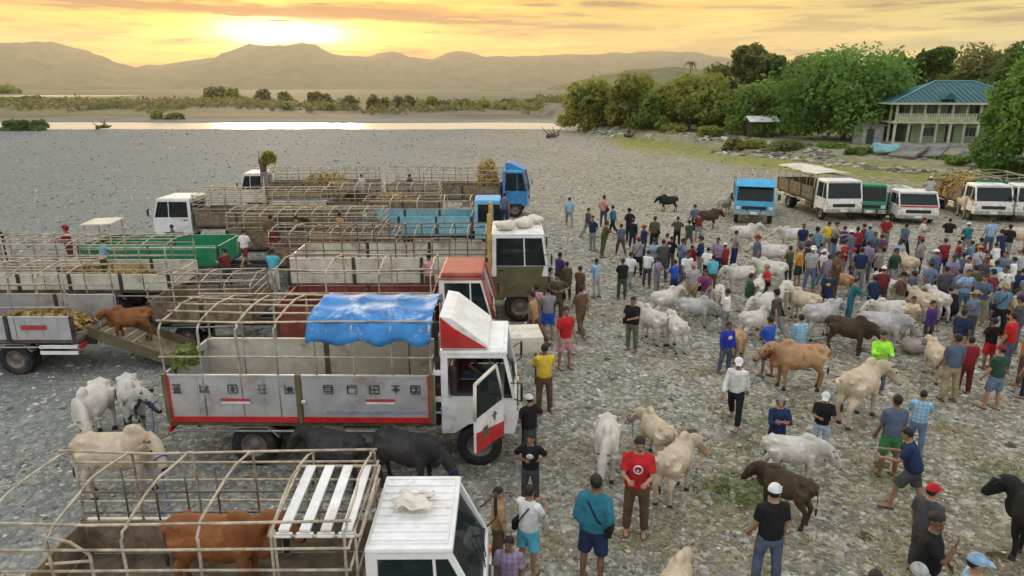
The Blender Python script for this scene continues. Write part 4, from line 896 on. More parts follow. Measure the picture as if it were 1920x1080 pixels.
POSES = {
 'stand': {}, 'stand2': dict(hipL=6, kneeL=8, hipR=-3, shL=8, elL=22, shR=2, elR=14), 'akimbo': dict(saL=42, saR=42, elL=92, elR=92, inL=60, inR=60, shL=-14, shR=-14),
 'cross': dict(shL=28, shR=28, elL=96, elR=96, inL=62, inR=62, saL=10, saR=10), 'walk': dict(hipL=26, kneeL=8, hipR=-22, kneeR=18, shL=-22, shR=24, elL=18, elR=24, lean=4), 'walk2': dict(hipL=-18, kneeL=22, hipR=22, kneeR=6, shL=20, shR=-18, elL=20, elR=15, lean=3),
 'phone': dict(shR=46, elR=118, inR=25, shL=10, elL=70, inL=50, hp=12), 'reach': dict(shR=62, elR=22, shL=30, elL=40, lean=10, hp=10), 'behind': dict(shL=-24, shR=-24, elL=40, elR=40, inL=60, inR=60, saL=14, saR=14), 'point': dict(shR=80, saR=14, elR=8, shL=4),
 'hold': dict(shL=30, shR=34, elL=72, elR=72, inL=24, inR=24, hp=18), 'crouch': dict(hipL=96, hipR=92, kneeL=118, kneeR=116, lean=28, shL=48, shR=52, elL=40, elR=40, inL=25, inR=25), 'up': dict(shL=165, shR=160, elL=22, elR=26, saL=10, saR=10), 'stride': dict(hipL=34, kneeL=26, hipR=-14, kneeR=12, shL=48, shR=35, elL=60, elR=70, lean=16, hp=14, inL=10, inR=14), 'sit': dict(hipL=82, hipR=80, kneeL=78, kneeR=76, lean=8, shL=25, shR=25, elL=40, elR=40)}
def person(label, loc, heading, h=1.65, top='white', bot='navy', pose='stand', sleeve='short', legs='long', head='hair', capc=None, skin=0, vox=.026, fat=1.0, bag=None, prnt=None, shoe=None, seed=0, hy=None, group='people at the cattle market'):
    rnd = random.Random(seed*13+5); J = dict(lean=1, hipL=2, hipR=-2, kneeL=3, kneeR=3, abd=4.5, shL=5, shR=3, saL=9, saR=9, elL=16, elR=14, inL=8, inR=8, hp=6, hy=0); J.update(POSES[pose])
    for k in ('hipL', 'hipR', 'shL', 'shR', 'elL', 'elR', 'saL', 'saR'): J[k] += rnd.uniform(-4, 4)
    J['hy'] = hy if hy is not None else rnd.uniform(-25, 25)
    root = thing('person', label, 'person', loc, R(heading), group); k = h/1.65; root.scale = (k, k, k)
    B, S, T, X = MB(), MB(), MB(), MB()
    lean = R(J['lean']); up = Vector((0, math.sin(lean), math.cos(lean))); fw = Vector((0, math.cos(lean), -math.sin(lean))); sx = Vector((1, 0, 0))
    legsd = {}
    for s, q in ((-1, 'L'), (1, 'R')):
        p, kn, ab = R(J['hip'+q]), R(J['knee'+q]), R(J['abd'])
        d1 = Vector((s*math.sin(ab), math.sin(p)*math.cos(ab), -math.cos(p)*math.cos(ab))); p2 = p-kn; d2 = Vector((s*math.sin(ab)*.4, math.sin(p2), -math.cos(p2)))
        hip = Vector((s*.085, 0, 0)); knee = hip+d1*.40; ank = knee+d2*.385; legsd[q] = (hip, knee, ank)
    low = min(l[2].z for l in legsd.values())-.075; zp = -low
    O = Vector((0, 0, zp))
    def ring(c, a, b): return (c, sx*a, fw*b)
    def T_(v): return O+v
    spine = lambda t, f=0.: O+up*t+fw*f
    # torso
    B.loft([ring(spine(-.05), .12, .09), ring(spine(.05), .145*fat, .10*fat), ring(spine(.18), .13*fat, .092*fat), ring(spine(.34), .150, .098), ring(spine(.44), .155, .085), ring(spine(.50), .09, .065)])
    S.loft([ring(spine(-.03), .172*fat, .128*fat), ring(spine(.04), .176*fat, .132*fat), ring(spine(.18, .006), .168*fat, .126*fat), ring(spine(.32, .004), .180*fat**.5, .126*fat**.5), ring(spine(.41), .178, .108), ring(spine(.465, -.005), .135, .088), ring(spine(.505, -.008), .078, .072)], n=16)
    T.loft([ring(spine(.055), .150*fat, .112*fat), ring(spine(-.02), .166*fat, .122*fat), ring(O+Vector((0, 0, -.10)), .165, .120), ring(O+Vector((0, 0, -.17)), .12, .09)], n=16)
    for q in 'LR':
        hip, knee, ank = (T_(v) for v in legsd[q]); m1 = hip.lerp(knee, .5); calf = knee.lerp(ank, .32)+Vector((0, -.012, 0))
        B.tube([hip, m1, knee, calf, ank, ank-Vector((0, 0, .03))], [.080, .070, .050, .053, .034, .035], 10)
        B.loft([(ank+Vector((0, y, z)), sx*a, Vector((0, 0, b))) for y, z, a, b in ((-.06, -.045, .028, .022), (-.02, -.03, .036, .042), (.06, -.04, .040, .032), (.12, -.052, .044, .022), (.165, -.058, .03, .014))], n=8)
        if legs == 'long': T.tube([hip, m1, knee, calf, ank+Vector((0, 0, .01))], [.100, .090, .074, .072, .062], 10)
        else: T.tube([hip, m1, hip.lerp(knee, .95)], [.102, .102, .098], 10)
    # arms
    for s, q in ((-1, 'L'), (1, 'R')):
        a, ab, e, inn = R(J['sh'+q]), R(J['sa'+q]), R(J['el'+q]), R(J['in'+q])
        sh = spine(.425)+sx*s*.165
        def dr_(p_, ab_): return (sx*s*math.sin(ab_)+fw*math.sin(p_)*math.cos(ab_)-up*math.cos(p_)*math.cos(ab_))
        d1 = dr_(a, ab); elb = sh+d1*.27
        d2 = dr_(a+e, ab*.4); d2 = (d2*math.cos(inn)-sx*s*math.sin(inn)*abs(math.sin(e))).normalized() if inn else d2
        wr = elb+d2*.235; d3 = d2
        B.tube([spine(.42)+sx*s*.09, sh, sh.lerp(elb, .5), elb, elb.lerp(wr, .35), wr], [.06, .055, .046, .038, .039, .026], 9)
        side = d3.cross(fw if abs(d3.dot(fw)) < .8 else up).normalized(); pal = d3.cross(side).normalized()
        B.loft([(wr-d3*.01, side*.024, pal*.018), (wr+d3*.04, side*.036, pal*.016), (wr+d3*.085, side*.040, pal*.014), (wr+d3*.10, side*.03, pal*.01)], n=8)
        for j in range(4):
            f0 = wr+d3*.085+side*(-.030+.02*j); L = (.062, .072, .068, .052)[j]
            X.tube([f0, f0+d3*L*.45+pal*.006, f0+d3*L*.8+pal*.022, f0+d3*L*.95+pal*.038], [.0095, .009, .008, .006], 5)
        X.tube([wr+d3*.025-side*.03, wr+d3*.055-side*.055, wr+d3*.085-side*.055+pal*.01], [.011, .010, .007], 5)
        if sleeve == 'short': S.tube([spine(.43)+sx*s*.08, sh, sh.lerp(elb, .45), sh.lerp(elb, .78)], [.072, .072, .068, .066], 10)
        elif sleeve == 'long': S.tube([spine(.43)+sx*s*.08, sh, sh.lerp(elb, .5), elb, elb.lerp(wr, .5), wr], [.074, .072, .064, .058, .052, .044], 10)
        else: S.tube([spine(.44)+sx*s*.08, sh+sx*s*-.02], [.07, .065], 10)
    # head
    hm_ = Matrix.Rotation(-R(J['hy']), 3, 'Z') @ Matrix.Rotation(-R(J['hp'])-lean*.4, 3, 'X'); hc = spine(.505)+up*.135+fw*.012
    def Hd(x, y, z): return hc+hm_ @ Vector((x, y, z))
    B.tube([spine(.42), spine(.50), hc-Vector((0, 0, .05))], [.075, .058, .052], 10)
    B.ball(hc+hm_ @ Vector((0, -.008, .02)), (.075, .094, .092), hm_, nu=14, nv=10); B.ball(Hd(0, .022, -.052), (.056, .066, .062), hm_, nu=12, nv=8)
    B.ball(Hd(0, .094, -.018), (.015, .020, .026), hm_, nu=8, nv=6); B.ball(Hd(0, .070, -.094), (.026, .02, .018), hm_, nu=8, nv=6)
    for s in (-1, 1): B.ball(Hd(s*.078, -.008, -.01), (.012, .022, .032), hm_, nu=8, nv=6); X.ball(Hd(s*.030, .080, .012), (.013, .009, .008), hm_, mi=1, nu=8, nv=5)
    X.box(Hd(0, .086, -.056), (.042, .012, .008), hm_, mi=1)
    grow(B, vox if vox < .02 else vox*.85, 'body', [SKINS[skin % 3], EYE], root, 2, X)
    if sleeve != 'none': grow(S, vox, 'shirt', cloth(top), root, 3)
    grow(T, vox, 'trousers' if legs == 'long' else 'shorts', cloth(bot), root, 3)
    # hair or cap
    def shell(rx, ry, rz, off, keep, name, m, vis=None):
        b0 = MB().ball((0, 0, 0), (rx, ry, rz), nu=18, nv=12); b = MB(); c_ = Vector(off)
        fs = [f for f in b0.f if keep(sum((Vector(b0.v[i]) for i in f), Vector())/len(f))]
        b.add([hc+hm_ @ (Vector(v)+c_) for v in b0.v], fs, 0, True)
        if vis: b.slab([Hd(-.07, .07, .035+off[2]*.5), Hd(.07, .07, .035+off[2]*.5), Hd(.055, .175, .012+off[2]*.5), Hd(-.055, .175, .012+off[2]*.5)], .012)
        o = b.build(name, m, root); return o
    shell(.082, .102, .100, (0, -.012, .022), lambda c: c.z > -.02+.75*c.y if c.y > -.02 else c.z > -.075, 'hair', HAIR)
    if head == 'cap': shell(.092, .110, .105, (0, -.006, .03), lambda c: c.z > .012, 'cap', cloth(capc), True)
    elif head == 'hood': shell(.100, .118, .125, (0, -.014, .01), lambda c: c.y < .045 or c.z > .06, 'hood', cloth(capc))
    elif head == 'scarf': shell(.094, .112, .110, (0, -.010, .02), lambda c: c.z > -.04+.6*c.y, 'head_scarf', cloth(capc))
    for q in 'LR':
        sh_ = MB()
        ank = T_(legsd[q][2]); sh_.loft([(ank+Vector((0, y, -.066)), sx*a, Vector((0, 0, .012))) for y, a in ((-.085, .02), (-.06, .036), (.05, .042), (.13, .048), (.175, .03))], n=8)
        if shoe: sh_.loft([(ank+Vector((0, y, z)), sx*a, Vector((0, 0, b))) for y, z, a, b in ((-.075, -.04, .03, .03), (-.02, -.022, .044, .052), (.06, -.034, .048, .040), (.13, -.045, .050, .030), (.18, -.055, .03, .016))], n=8)
        sh_.build('shoe' if shoe else 'sandal', cloth(shoe) if shoe else SOLE, root)
    if bag:
        y = .14*fat; b = MB(); s = 1 if bag == 'R' else -1
        b.box(O+Vector((s*.21, .0, .02)), (.09, .24, .18), bev=.03); bo = b.build('bag', cloth('black'), root)
        MB().tube([spine(-.0)+sx*s*.20, spine(.18, y)+sx*s*.08, spine(.40, .118)-sx*s*.06, spine(.47, .02)-sx*s*.10, spine(.40, -.118)-sx*s*.06, spine(.18, -y)+sx*s*.08, spine(.0)+sx*s*.20], .012, 5).build('strap', cloth('black'), bo)
    if prnt:
        c, kind = prnt; sgn = 1 if kind != 'back' else -1; b = MB(); ctr = spine(.30, sgn*.135*fat**.5)
        if kind == 'round': b.tube([ctr+sx*.06*math.cos(t_)+up*.06*math.sin(t_) for t_ in [x_*math.pi/8 for x_ in range(17)]], .012, 6); b.tube([ctr+sx*.02, ctr-sx*.01-up*.03], .012, 6)
        else: b.loft([(ctr-fw*.012*sgn, sx*.075, up*.06), (ctr+fw*.002*sgn, sx*.072, up*.057)], n=14)
        b.build('shirt_print', cloth(c), root)
    return root
def pp(px, fy, hy_, top, bot, heading, pose, label, z=0., **kw):
    """feet at photo spot (px, fy), crown at hy_"""
    p = gp(px, fy, z); zz = z if z > 0 else float(gh(p.x, p.y)); hh = pz(px, hy_, p.y).z-z
    near = fy > 820; kw.setdefault('vox', .017 if near else (.023 if fy > 640 else .030))
    pp.n += 1; kw.setdefault('skin', pp.n % 3); q = random.Random(pp.n*7+3)
    if pose == 'stand' and fy < 690:
        pose = q.choice(['stand', 'stand2', 'stand2', 'akimbo', 'behind', 'hold', 'cross', 'walk', 'walk2', 'phone', 'reach'])
        heading += q.uniform(-55, 55)
        if q.random() < .22: kw.setdefault('bag', q.choice('LR'))
        if q.random() < .25 and 'head' not in kw: kw.update(head='cap', capc=q.choice(['black', 'navy', 'white', 'dkred', 'khaki']))
        if q.random() < .25 and 'prnt' not in kw: kw['prnt'] = (q.choice(['white', 'offwhite', 'dkgrey', 'yellow']), q.choice(['disc', 'back']))
        kw.setdefault('fat', q.uniform(.95, 1.2))
    return person(label, (p.x, p.y, zz), heading, h=min(1.88, max(1.42, hh)) if pose not in ('crouch', 'sit', 'up', 'stride') else 1.66, top=top, bot=bot, pose=pose, seed=pp.n, **kw)
pp.n = 0
S_, L_ = dict(legs='shorts'), dict()
def cap(c, **k): return dict(head='cap', capc=c, **k)
# near people
pp(1190, 1000, 812, 'red', 'brown', 168, 'hold', 'man in red shirt with white ring print holding cattle ropes', fat=1.15, prnt=('white', 'round'), hy=-15)
pp(1110, 1088, 885, 'teal', 'navy', -20, 'behind', 'man in blue-green sweatshirt and navy shorts with black shoulder bag', legs='shorts', sleeve='long', bag='R', fat=1.15)
pp(990, 1072, 905, 'white', 'cyan', -35, 'hold', 'man in white shirt and light blue shorts with black sling bag', legs='shorts', bag='L')
pp(934, 1060, 950, 'tan', 'brown', -70, 'stand2', 'person in ochre shirt standing by the nearest windscreen', hy=20)
pp(955, 1165, 1032, 'mauve', 'navy', 170, 'stand', 'dark-haired person in lilac shirt cut off by the bottom edge near the cab')
pp(994, 945, 835, 'black', 'dkgrey', 172, 'akimbo', 'boy in black shirt with white print, hands on hips', prnt=('white', 'disc'))
pp(992, 862, 738, 'black', 'dkgrey', 30, 'akimbo', 'man in black shirt and white cap beside the open truck door', **cap('white', fat=1.1))
pp(1020, 770, 643, 'yellow', 'brown', 10, 'hold', 'man in bright yellow shirt in front of the silver truck')
pp(1058, 692, 573, 'red', 'pink', -150, 'stand2', 'woman in red shirt and pink shorts near the cream canopy', legs='shorts')
pp(1433, 1100, 905, 'black', 'slate', 5, 'stand2', 'man in white cap and dark shirt with grey trousers behind a brown calf', **cap('white', hy=40))
pp(1660, 893, 738, 'slate', 'green', 0, 'stand', 'man in dark navy shirt and green shorts seen from behind', legs='shorts')
pp(1700, 955, 797, 'navy', 'dkgrey', 62, 'stride', 'man in dark blue shirt stepping forward with one arm out', legs='shorts', fat=1.15)
pp(1718, 1075, 903, 'dkgrey', 'dkgrey', -60, 'stand2', 'man in red cap standing behind the man in black', **cap('red'))
pp(1716, 1165, 953, 'black', 'black', -130, 'phone', 'stout man in black shirt raising a hand to his face', fat=1.25)
pp(1684, 1270, 1052, 'grey', 'navy', 170, 'stand', 'person in grey cap at the bottom edge', **cap('ltgrey'))
pp(1785, 1250, 1033, 'ltblue', 'navy', -120, 'stand', 'person in white and blue cap and light blue shirt at the bottom edge', **cap('ltblue'))
pp(1608, 1290, 1068, 'dkgrey', 'navy', 0, 'stand', 'dark-haired person whose head just shows at the bottom edge')
pp(1375, 795, 663, 'white', 'black', 150, 'walk', 'man in white long-sleeved shirt and white cap striding in black trousers', **cap('white', sleeve='long'))
pp(1450, 870, 742, 'navy', 'navy', 175, 'cross', 'person in navy hooded jacket behind the grazing white cow', sleeve='long', head='hood', capc='grey')
pp(1533, 855, 740, 'black', 'ltjeans', 160, 'hold', 'person in black shirt, white cap and pale jeans', **cap('white'))
pp(1712, 850, 730, 'ltblue', 'jeans', -30, 'hold', 'person in light blue checked shirt behind the man in navy')
pp(1640, 735, 617, 'neon', 'slate', 170, 'hold', 'person in neon green shirt behind the beige cow', sleeve='long')
pp(1775, 750, 622, 'slate', 'khaki', 5, 'stand2', 'man in blue-grey shirt and tan trousers seen from behind')
pp(1803, 737, 627, 'dkred', 'maroon', -10, 'stand', 'person in dark red shirt beside the man in blue-grey')
pp(1857, 766, 643, 'dkgreen', 'jeans', 20, 'stand2', 'boy in dark green shirt, red cap and denim shorts', **cap('dkred', legs='shorts'))
pp(1848, 690, 597, 'black', 'red', 10, 'akimbo', 'man in black shirt, navy cap and red shorts', **cap('navy', legs='shorts'))
pp(1912, 722, 610, 'orange', 'brown', 40, 'stand', 'person in orange-red shirt at the right edge')
pp(1920, 745, 650, 'navy', 'navy', 40, 'stand', 'person in navy clothes half cut off by the right edge')
pp(1358, 700, 600, 'royal', 'slate', -160, 'stand2', 'person in deep blue shirt with white lettering by a tan calf', sleeve='long', prnt=('white', 'disc'))
pp(1434, 705, 590, 'blue', 'brown', 30, 'hold', 'man in blue shirt with white side panel behind the brown cow', legs='shorts')
pp(1492, 690, 587, 'ltblue', 'ltjeans', 10, 'stand', 'person in pale blue shirt behind the brown cow', sleeve='long')
pp(1358, 625, 540, 'white', 'grey', 10, 'stand', 'person in white shirt among the white cows')
pp(1183, 657, 553, 'black', 'camo', 170, 'stand', 'man in black shirt and camouflage trousers beside a white cow')
pp(1088, 630, 530, 'brown', 'brown', 0, 'stand', 'man in brown clothes standing behind the woman in red')
pp(1062, 562, 497, 'olive', 'olive', 20, 'stand2', 'man in olive clothes near the big white cab')
pp(1086, 572, 498, 'brown', 'dkgrey', -20, 'stand', 'man in dark brown shirt beside the man in olive')
pp(1027, 636, 535, 'grey', 'blue', 10, 'hold', 'person in grey shirt and blue shorts behind the cream canopy', legs='shorts')
pp(1005, 622, 530, 'pink', 'grey', 60, 'stand', 'person in pale pink shirt in front of the khaki truck')
pp(985, 600, 495, 'dkgrey', 'dkgrey', 20, 'stand', 'man in dark grey shirt leaning at the khaki truck door')
pp(1030, 585, 498, 'mauve', 'navy', -40, 'stand', 'person in mauve shirt at the front of the big white cab')
pp(1117, 557, 482, 'ltblue', 'ltgrey', 40, 'hold', 'man in white and blue jacket walking past the big cab', sleeve='long')
pp(1067, 424, 367, 'ltblue', 'grey', 0, 'walk', 'lone person in light blue shirt walking away on the gravel')
pp(1101, 447, 388, 'dkgrey', 'grey', -60, 'walk2', 'walking person in dark grey jacket with grey trousers', sleeve='long')
pp(1131, 425, 364, 'pink', 'dkgrey', 0, 'stand', 'person in pink shirt behind the walkers')
pp(1131, 482, 412, 'olive', 'olive', -30, 'stand', 'person in olive shirt at the near edge of the walking group')
pp(1148, 442, 382, 'teal', 'black', 20, 'stand', 'person in teal shirt and black trousers in the walking group')
pp(1178, 452, 389, 'black', 'black', 30, 'stand', 'man in black shirt and black cap in the walking group', **cap('black'))
pp(1163, 478, 417, 'slate', 'dkgrey', 10, 'walk', 'person in blue-grey shirt and dark trousers in the walking group')
pp(1185, 466, 413, 'black', 'navy', -15, 'stand2', 'person in black jacket next to the blue-grey shirt', sleeve='long')
pp(1206, 483, 421, 'navy', 'navy', 160, 'stand', 'person in navy hooded top and dark trousers', sleeve='long')
pp(1268, 461, 407, 'dkgrey', 'black', 10, 'stand', 'man in dark shirt at the crowd edge near the dark cow')
pp(1248, 500, 447, 'pink', 'jeans', 20, 'stand', 'person in pale pink shirt and jeans')
pp(1256, 506, 450, 'black', 'dkgrey', -10, 'stand', 'person in black shirt touching the pale pink shirt')
pp(1290, 468, 414, 'dkgreen', 'dkgrey', 10, 'stand', 'person in dark green shirt near the brown cow')
pp(1308, 452, 400, 'maroon', 'grey', 30, 'stand', 'person in maroon shirt leading the brown cow')
pp(1165, 560, 482, 'black', 'dkgrey', 20, 'stand', 'man in black shirt with backpack at the centre of the gravel')
pp(1179, 545, 468, 'white', 'grey', 0, 'stand', 'person in white shirt behind the man with backpack')
pp(1212, 538, 474, 'white', 'dkgrey', -30, 'hold', 'person in white shirt holding something dark')
pp(1230, 552, 488, 'mauve', 'grey', 15, 'stand', 'person in mauve shirt behind the white cows')
pp(1262, 560, 503, 'blue', 'navy', 30, 'hold', 'person in bright blue shirt bending beside the white cow')
pp(1295, 575, 490, 'ltgrey', 'khaki', 178, 'stand2', 'person in pale grey shirt, pink cap and tan shorts', **cap('pink', legs='shorts'))
pp(1293, 520, 460, 'dkred', 'dkgrey', 0, 'stand', 'person in dark red shirt behind the pink cap')
pp(1323, 530, 462, 'white', 'black', -20, 'stand', 'person in white shirt and black trousers left of the dark red one')
pp(1333, 548, 482, 'cyan', 'brown', 0, 'stand', 'child in light blue shirt holding on to the white shirt')
pp(1355, 520, 455, 'dkred', 'maroon', 0, 'stand', 'person in deep red shirt and maroon trousers')
pp(1433, 568, 508, 'red', 'dkgrey', 30, 'stand', 'person in red shirt between two white cows')
pp(1493, 538, 459, 'amber', 'dkgreen', 0, 'stand', 'boy in amber shirt and dark green shorts', legs='shorts')
pp(1476, 530, 459, 'olive', 'dkgrey', 30, 'hold', 'person in olive shirt beside the amber shirt')
pp(1548, 478, 413, 'yellow', 'grey', 0, 'hold', 'person in yellow shirt in front of the white canopy truck')
pp(1533, 520, 459, 'slate', 'navy', 0, 'stand', 'person in slate blue shirt in the middle crowd')
pp(1540, 532, 466, 'white', 'jeans', 40, 'stand', 'person in white shirt and white cap in the middle crowd', **cap('white'))
pp(1547, 548, 476, 'mauve', 'jeans', -20, 'stand2', 'man in mauve checked shirt and jeans')
pp(1577, 482, 422, 'purple', 'slate', 0, 'stand', 'person in purple shirt in front of the green jeep')
pp(1570, 512, 455, 'ltgrey', 'grey', 0, 'stand', 'person in pale grey shirt behind the red cap')
pp(1594, 532, 466, 'grey', 'dkgrey', 10, 'stand', 'person in grey shirt and red cap', **cap('red'))
pp(1613, 482, 417, 'maroon', 'navy', 0, 'stand', 'person in maroon shirt facing the white van')
pp(1624, 484, 419, 'steel', 'navy', 10, 'stand2', 'man in steel blue shirt and pale cap facing the van', **cap('ltgrey'))
pp(1645, 500, 444, 'plum', 'slate', 0, 'stand', 'person in plum shirt standing alone near the van')
pp(1678, 512, 447, 'ltblue', 'jeans', -30, 'stand', 'person in light blue shirt holding a white cow')
pp(1630, 595, 516, 'navy', 'navy', 10, 'stand2', 'man in navy shirt and navy shorts near the rope puller', legs='shorts')
pp(1646, 585, 498, 'maroon', 'dkgrey', 20, 'stand', 'person in maroon shirt behind the navy shirt')
pp(1590, 600, 540, 'teal', 'teal', -100, 'reach', 'person in dark teal leaning hard to pull a rope', sleeve='long')
pp(1702, 585, 508, 'slate', 'dkred', 0, 'stand', 'boy in slate shirt and dark red shorts', legs='shorts')
pp(1700, 640, 556, 'cream', 'khaki', 170, 'hold', 'man in cream shirt behind the lying bundle')
pp(1735, 652, 560, 'purple', 'dkgrey', -170, 'stand', 'man in dark purple sweatshirt', sleeve='long')
pp(1752, 532, 466, 'plum', 'slate', 0, 'stand', 'person in magenta shirt behind a white cow rump')
pp(1773, 466, 415, 'black', 'offwhite', 0, 'stand', 'person in black shirt and white trousers at the van corner')
pp(1790, 512, 447, 'dkred', 'slate', 20, 'stand', 'person in dark red shirt in the far crowd')
pp(1813, 515, 455, 'steel', 'slate', 0, 'stand', 'person in grey-blue shirt in the far crowd')
pp(1830, 510, 452, 'maroon', 'grey', 0, 'stand', 'person in faded maroon shirt in the far crowd')
pp(1849, 480, 408, 'ltblue', 'slate', 0, 'stand2', 'person in white and blue shirt in front of the straw truck')
pp(1843, 538, 466, 'orange', 'dkgrey', 0, 'stand', 'person in vivid orange shirt')
pp(1861, 520, 456, 'white', 'grey', 10, 'stand', 'person in white shirt behind the vivid orange one')
pp(1783, 546, 476, 'cyan', 'navy', 0, 'stand', 'person in turquoise shirt with dark cap', **cap('navy'))
pp(1797, 540, 470, 'slate', 'slate', 10, 'stand', 'person in slate shirt beside the turquoise shirt')
pp(1788, 580, 505, 'steel', 'offwhite', 0, 'stand', 'man in bright blue shirt and white shorts', legs='shorts')
pp(1817, 578, 497, 'olive', 'black', 0, 'stand2', 'man in black and lime shirt with dark cap', **cap('navy', legs='shorts'))
pp(1855, 568, 487, 'ltblue', 'teal', -20, 'hold', 'man in pale blue shirt and teal trousers', sleeve='long')
pp(1889, 558, 480, 'white', 'navy', 0, 'stand', 'man in white shirt and navy shorts near the right edge', legs='shorts')
pp(1904, 548, 465, 'ltgrey', 'dkgrey', 20, 'stand', 'person in pale grey shirt beside the white shirt')
pp(1914, 520, 455, 'black', 'black', 0, 'stand', 'person in black at the right edge of the far crowd')
pp(1783, 605, 562, 'black', 'black', 0, 'crouch', 'person in black crouching with a camouflage pack')
pp(1892, 625, 551, 'cream', 'black', 170, 'stand', 'man in cream shirt and black shorts', legs='shorts', fat=1.1)
# closer packed rows of the crowd
EXTRA = [(1500, 486, 'navy', 'grey', 'person in navy shirt before the canopy truck'), (1515, 545, 'ltgrey', 'jeans', 'person in pale grey shirt below the amber boy'), (1575, 530, 'dkred', 'grey', 'person in dark red shirt behind the mauve checks'), (1632, 500, 'slate', 'brown', 'person in slate shirt under the steel blue one'), (1640, 545, 'grey', 'black', 'person in grey shirt left of the dark green one'), (1733, 575, 'jeans', 'grey', 'person in denim shirt above the purple sweatshirt'), (1760, 590, 'dkgrey', 'navy', 'person in dark grey shirt behind the croucher'),
 (1800, 595, 'ltblue', 'jeans', 'person in light blue checks beside the croucher'), (1846, 600, 'maroon', 'grey', 'person in maroon shirt above the man in red shorts'), (1872, 585, 'white', 'slate', 'person in white shirt left of the cream shirt'), (1866, 630, 'steel', 'black', 'person in steel checks below the cream shirt'), (1880, 700, 'red', 'slate', 'person in red shirt behind the boy in dark green'), (1790, 680, 'navy', 'khaki', 'person in navy shirt above the dark red shirt'), (1415, 520, 'slate', 'grey', 'person in slate shirt beside the mid-row white cow'), (1375, 500, 'grey', 'navy', 'person in grey shirt below the raised-head cow'),
 (1400, 600, 'dkgreen', 'brown', 'person in dark green shirt among the white cows'), (1320, 590, 'plum', 'grey', 'person in plum shirt beside the grey cow'), (1450, 640, 'dkgrey', 'grey', 'person in dark grey shirt behind the blue shirt'), (1545, 590, 'navy', 'navy', 'person in navy behind the grey white cow'), (1680, 600, 'brown', 'grey', 'person in brown shirt right of the navy shorts'),(1560, 488, 'grey', 'jeans', 'person in grey shirt wedged behind the purple shirt'), (1601, 492, 'dkred', 'navy', 'person in dark red shirt left of the maroon shirt'), (1588, 505, 'slate', 'grey', 'person in slate shirt between the pale grey and maroon shirts'), (1512, 512, 'dkgrey', 'black', 'person in dark grey shirt beside the amber boy'), (1525, 500, 'steel', 'navy', 'person in steel blue shirt behind the slate blue one'),
 (1606, 545, 'navy', 'grey', 'person in navy shirt near the red cap'), (1618, 530, 'mauve', 'slate', 'person in mauve shirt near the reddish calf'), (1560, 560, 'brown', 'brown', 'person in brown shirt touching the reddish calf'), (1808, 482, 'teal', 'grey', 'person in dark teal shirt below the straw truck'), (1826, 540, 'ltgrey', 'jeans', 'person in pale grey shirt left of the vivid orange one'), (1836, 565, 'dkgrey', 'dkgrey', 'person in dark grey between olive and pale blue shirts'),
 (1872, 548, 'jeans', 'navy', 'person in denim blue shirt behind the pale blue shirt'), (1900, 588, 'navy', 'dkgrey', 'person in navy shirt near the right edge behind the cream shirt'), (1914, 600, 'grey', 'brown', 'person in grey shirt and brown trousers at the right edge'), (1744, 548, 'slate', 'navy', 'person in slate shirt behind a cow rump'), (1762, 520, 'dkred', 'navy', 'person in dark red shirt behind the magenta shirt'), (1773, 560, 'mauve', 'grey', 'person in mauve shirt left of the bright blue shirt'),
 (1806, 560, 'offwhite', 'navy', 'person in off-white shirt behind the black and lime shirt'), (1868, 500, 'navy', 'navy', 'person in navy behind the far white shirt'), (1882, 490, 'black', 'grey', 'person in black shirt below the cream cow'), (1341, 520, 'mauve', 'navy', 'person in mauve shirt between the child and the deep red shirt'), (1310, 522, 'navy', 'grey', 'person in navy shirt left of the white shirt with black trousers'), (1276, 520, 'jeans', 'dkgrey', 'person in denim shirt left of the dark red shirt'),
 (1224, 520, 'ltblue', 'navy', 'person in light blue shirt behind the white shirts'), (1195, 520, 'grey', 'black', 'person in grey shirt behind the white shirt holder'), (1284, 548, 'white', 'slate', 'person in white shirt at the pink cap side'), (1240, 528, 'dkgrey', 'dkgrey', 'person in dark grey shirt above the white cows'), (1044, 606, 'olive', 'brown', 'person in olive shirt right of the grey shirt and blue shorts'), (1048, 552, 'purple', 'dkgrey', 'person in purple shirt left of the olive clothes'),
 (1014, 600, 'brown', 'dkgrey', 'person in brown shirt in the group before the khaki cab'), (1000, 648, 'tan', 'brown', 'person in tan shirt behind the cream canopy'), (1668, 545, 'dkgreen', 'grey', 'person in dark green shirt between the cow rump and the light blue shirt'), (1718, 520, 'grey', 'navy', 'person in grey shirt right of the held cream cow'), (1830, 610, 'slate', 'khaki', 'person in slate shirt and khaki trousers left of the cream shirt'), (1815, 640, 'jeans', 'dkgrey', 'person in denim shirt behind the man in red shorts'), (1895, 665, 'dkgrey', 'slate', 'person in dark grey shirt behind the orange-red shirt'),
 (1655, 470, 'dkred', 'grey', 'person in dark red shirt at the van bumper'), (1690, 480, 'slate', 'black', 'person in slate shirt in front of the van'), (1722, 478, 'offwhite', 'navy', 'person in off-white shirt in front of the van'), (1300, 440, 'slate', 'black', 'person in slate shirt by the led dark cow'), (1225, 470, 'olive', 'black', 'person in olive shirt between the two far groups'), (1110, 470, 'navy', 'grey', 'person in navy shirt trailing the walking group')]
for px_, fy_, t_, b_, lb_ in EXTRA:
    p_ = gp(px_, fy_); d_ = math.hypot(p_.y, CAMH); hh_ = 1.55+.2*random.Random(px_).random()
    y2_ = 540-FPX*math.tan(math.atan2(hh_-CAMH, p_.y)+PITCH); pp(px_, fy_, y2_, t_, b_, random.Random(px_).uniform(-60, 60)+(180 if px_ % 3 == 0 else 0), 'stand', lb_)
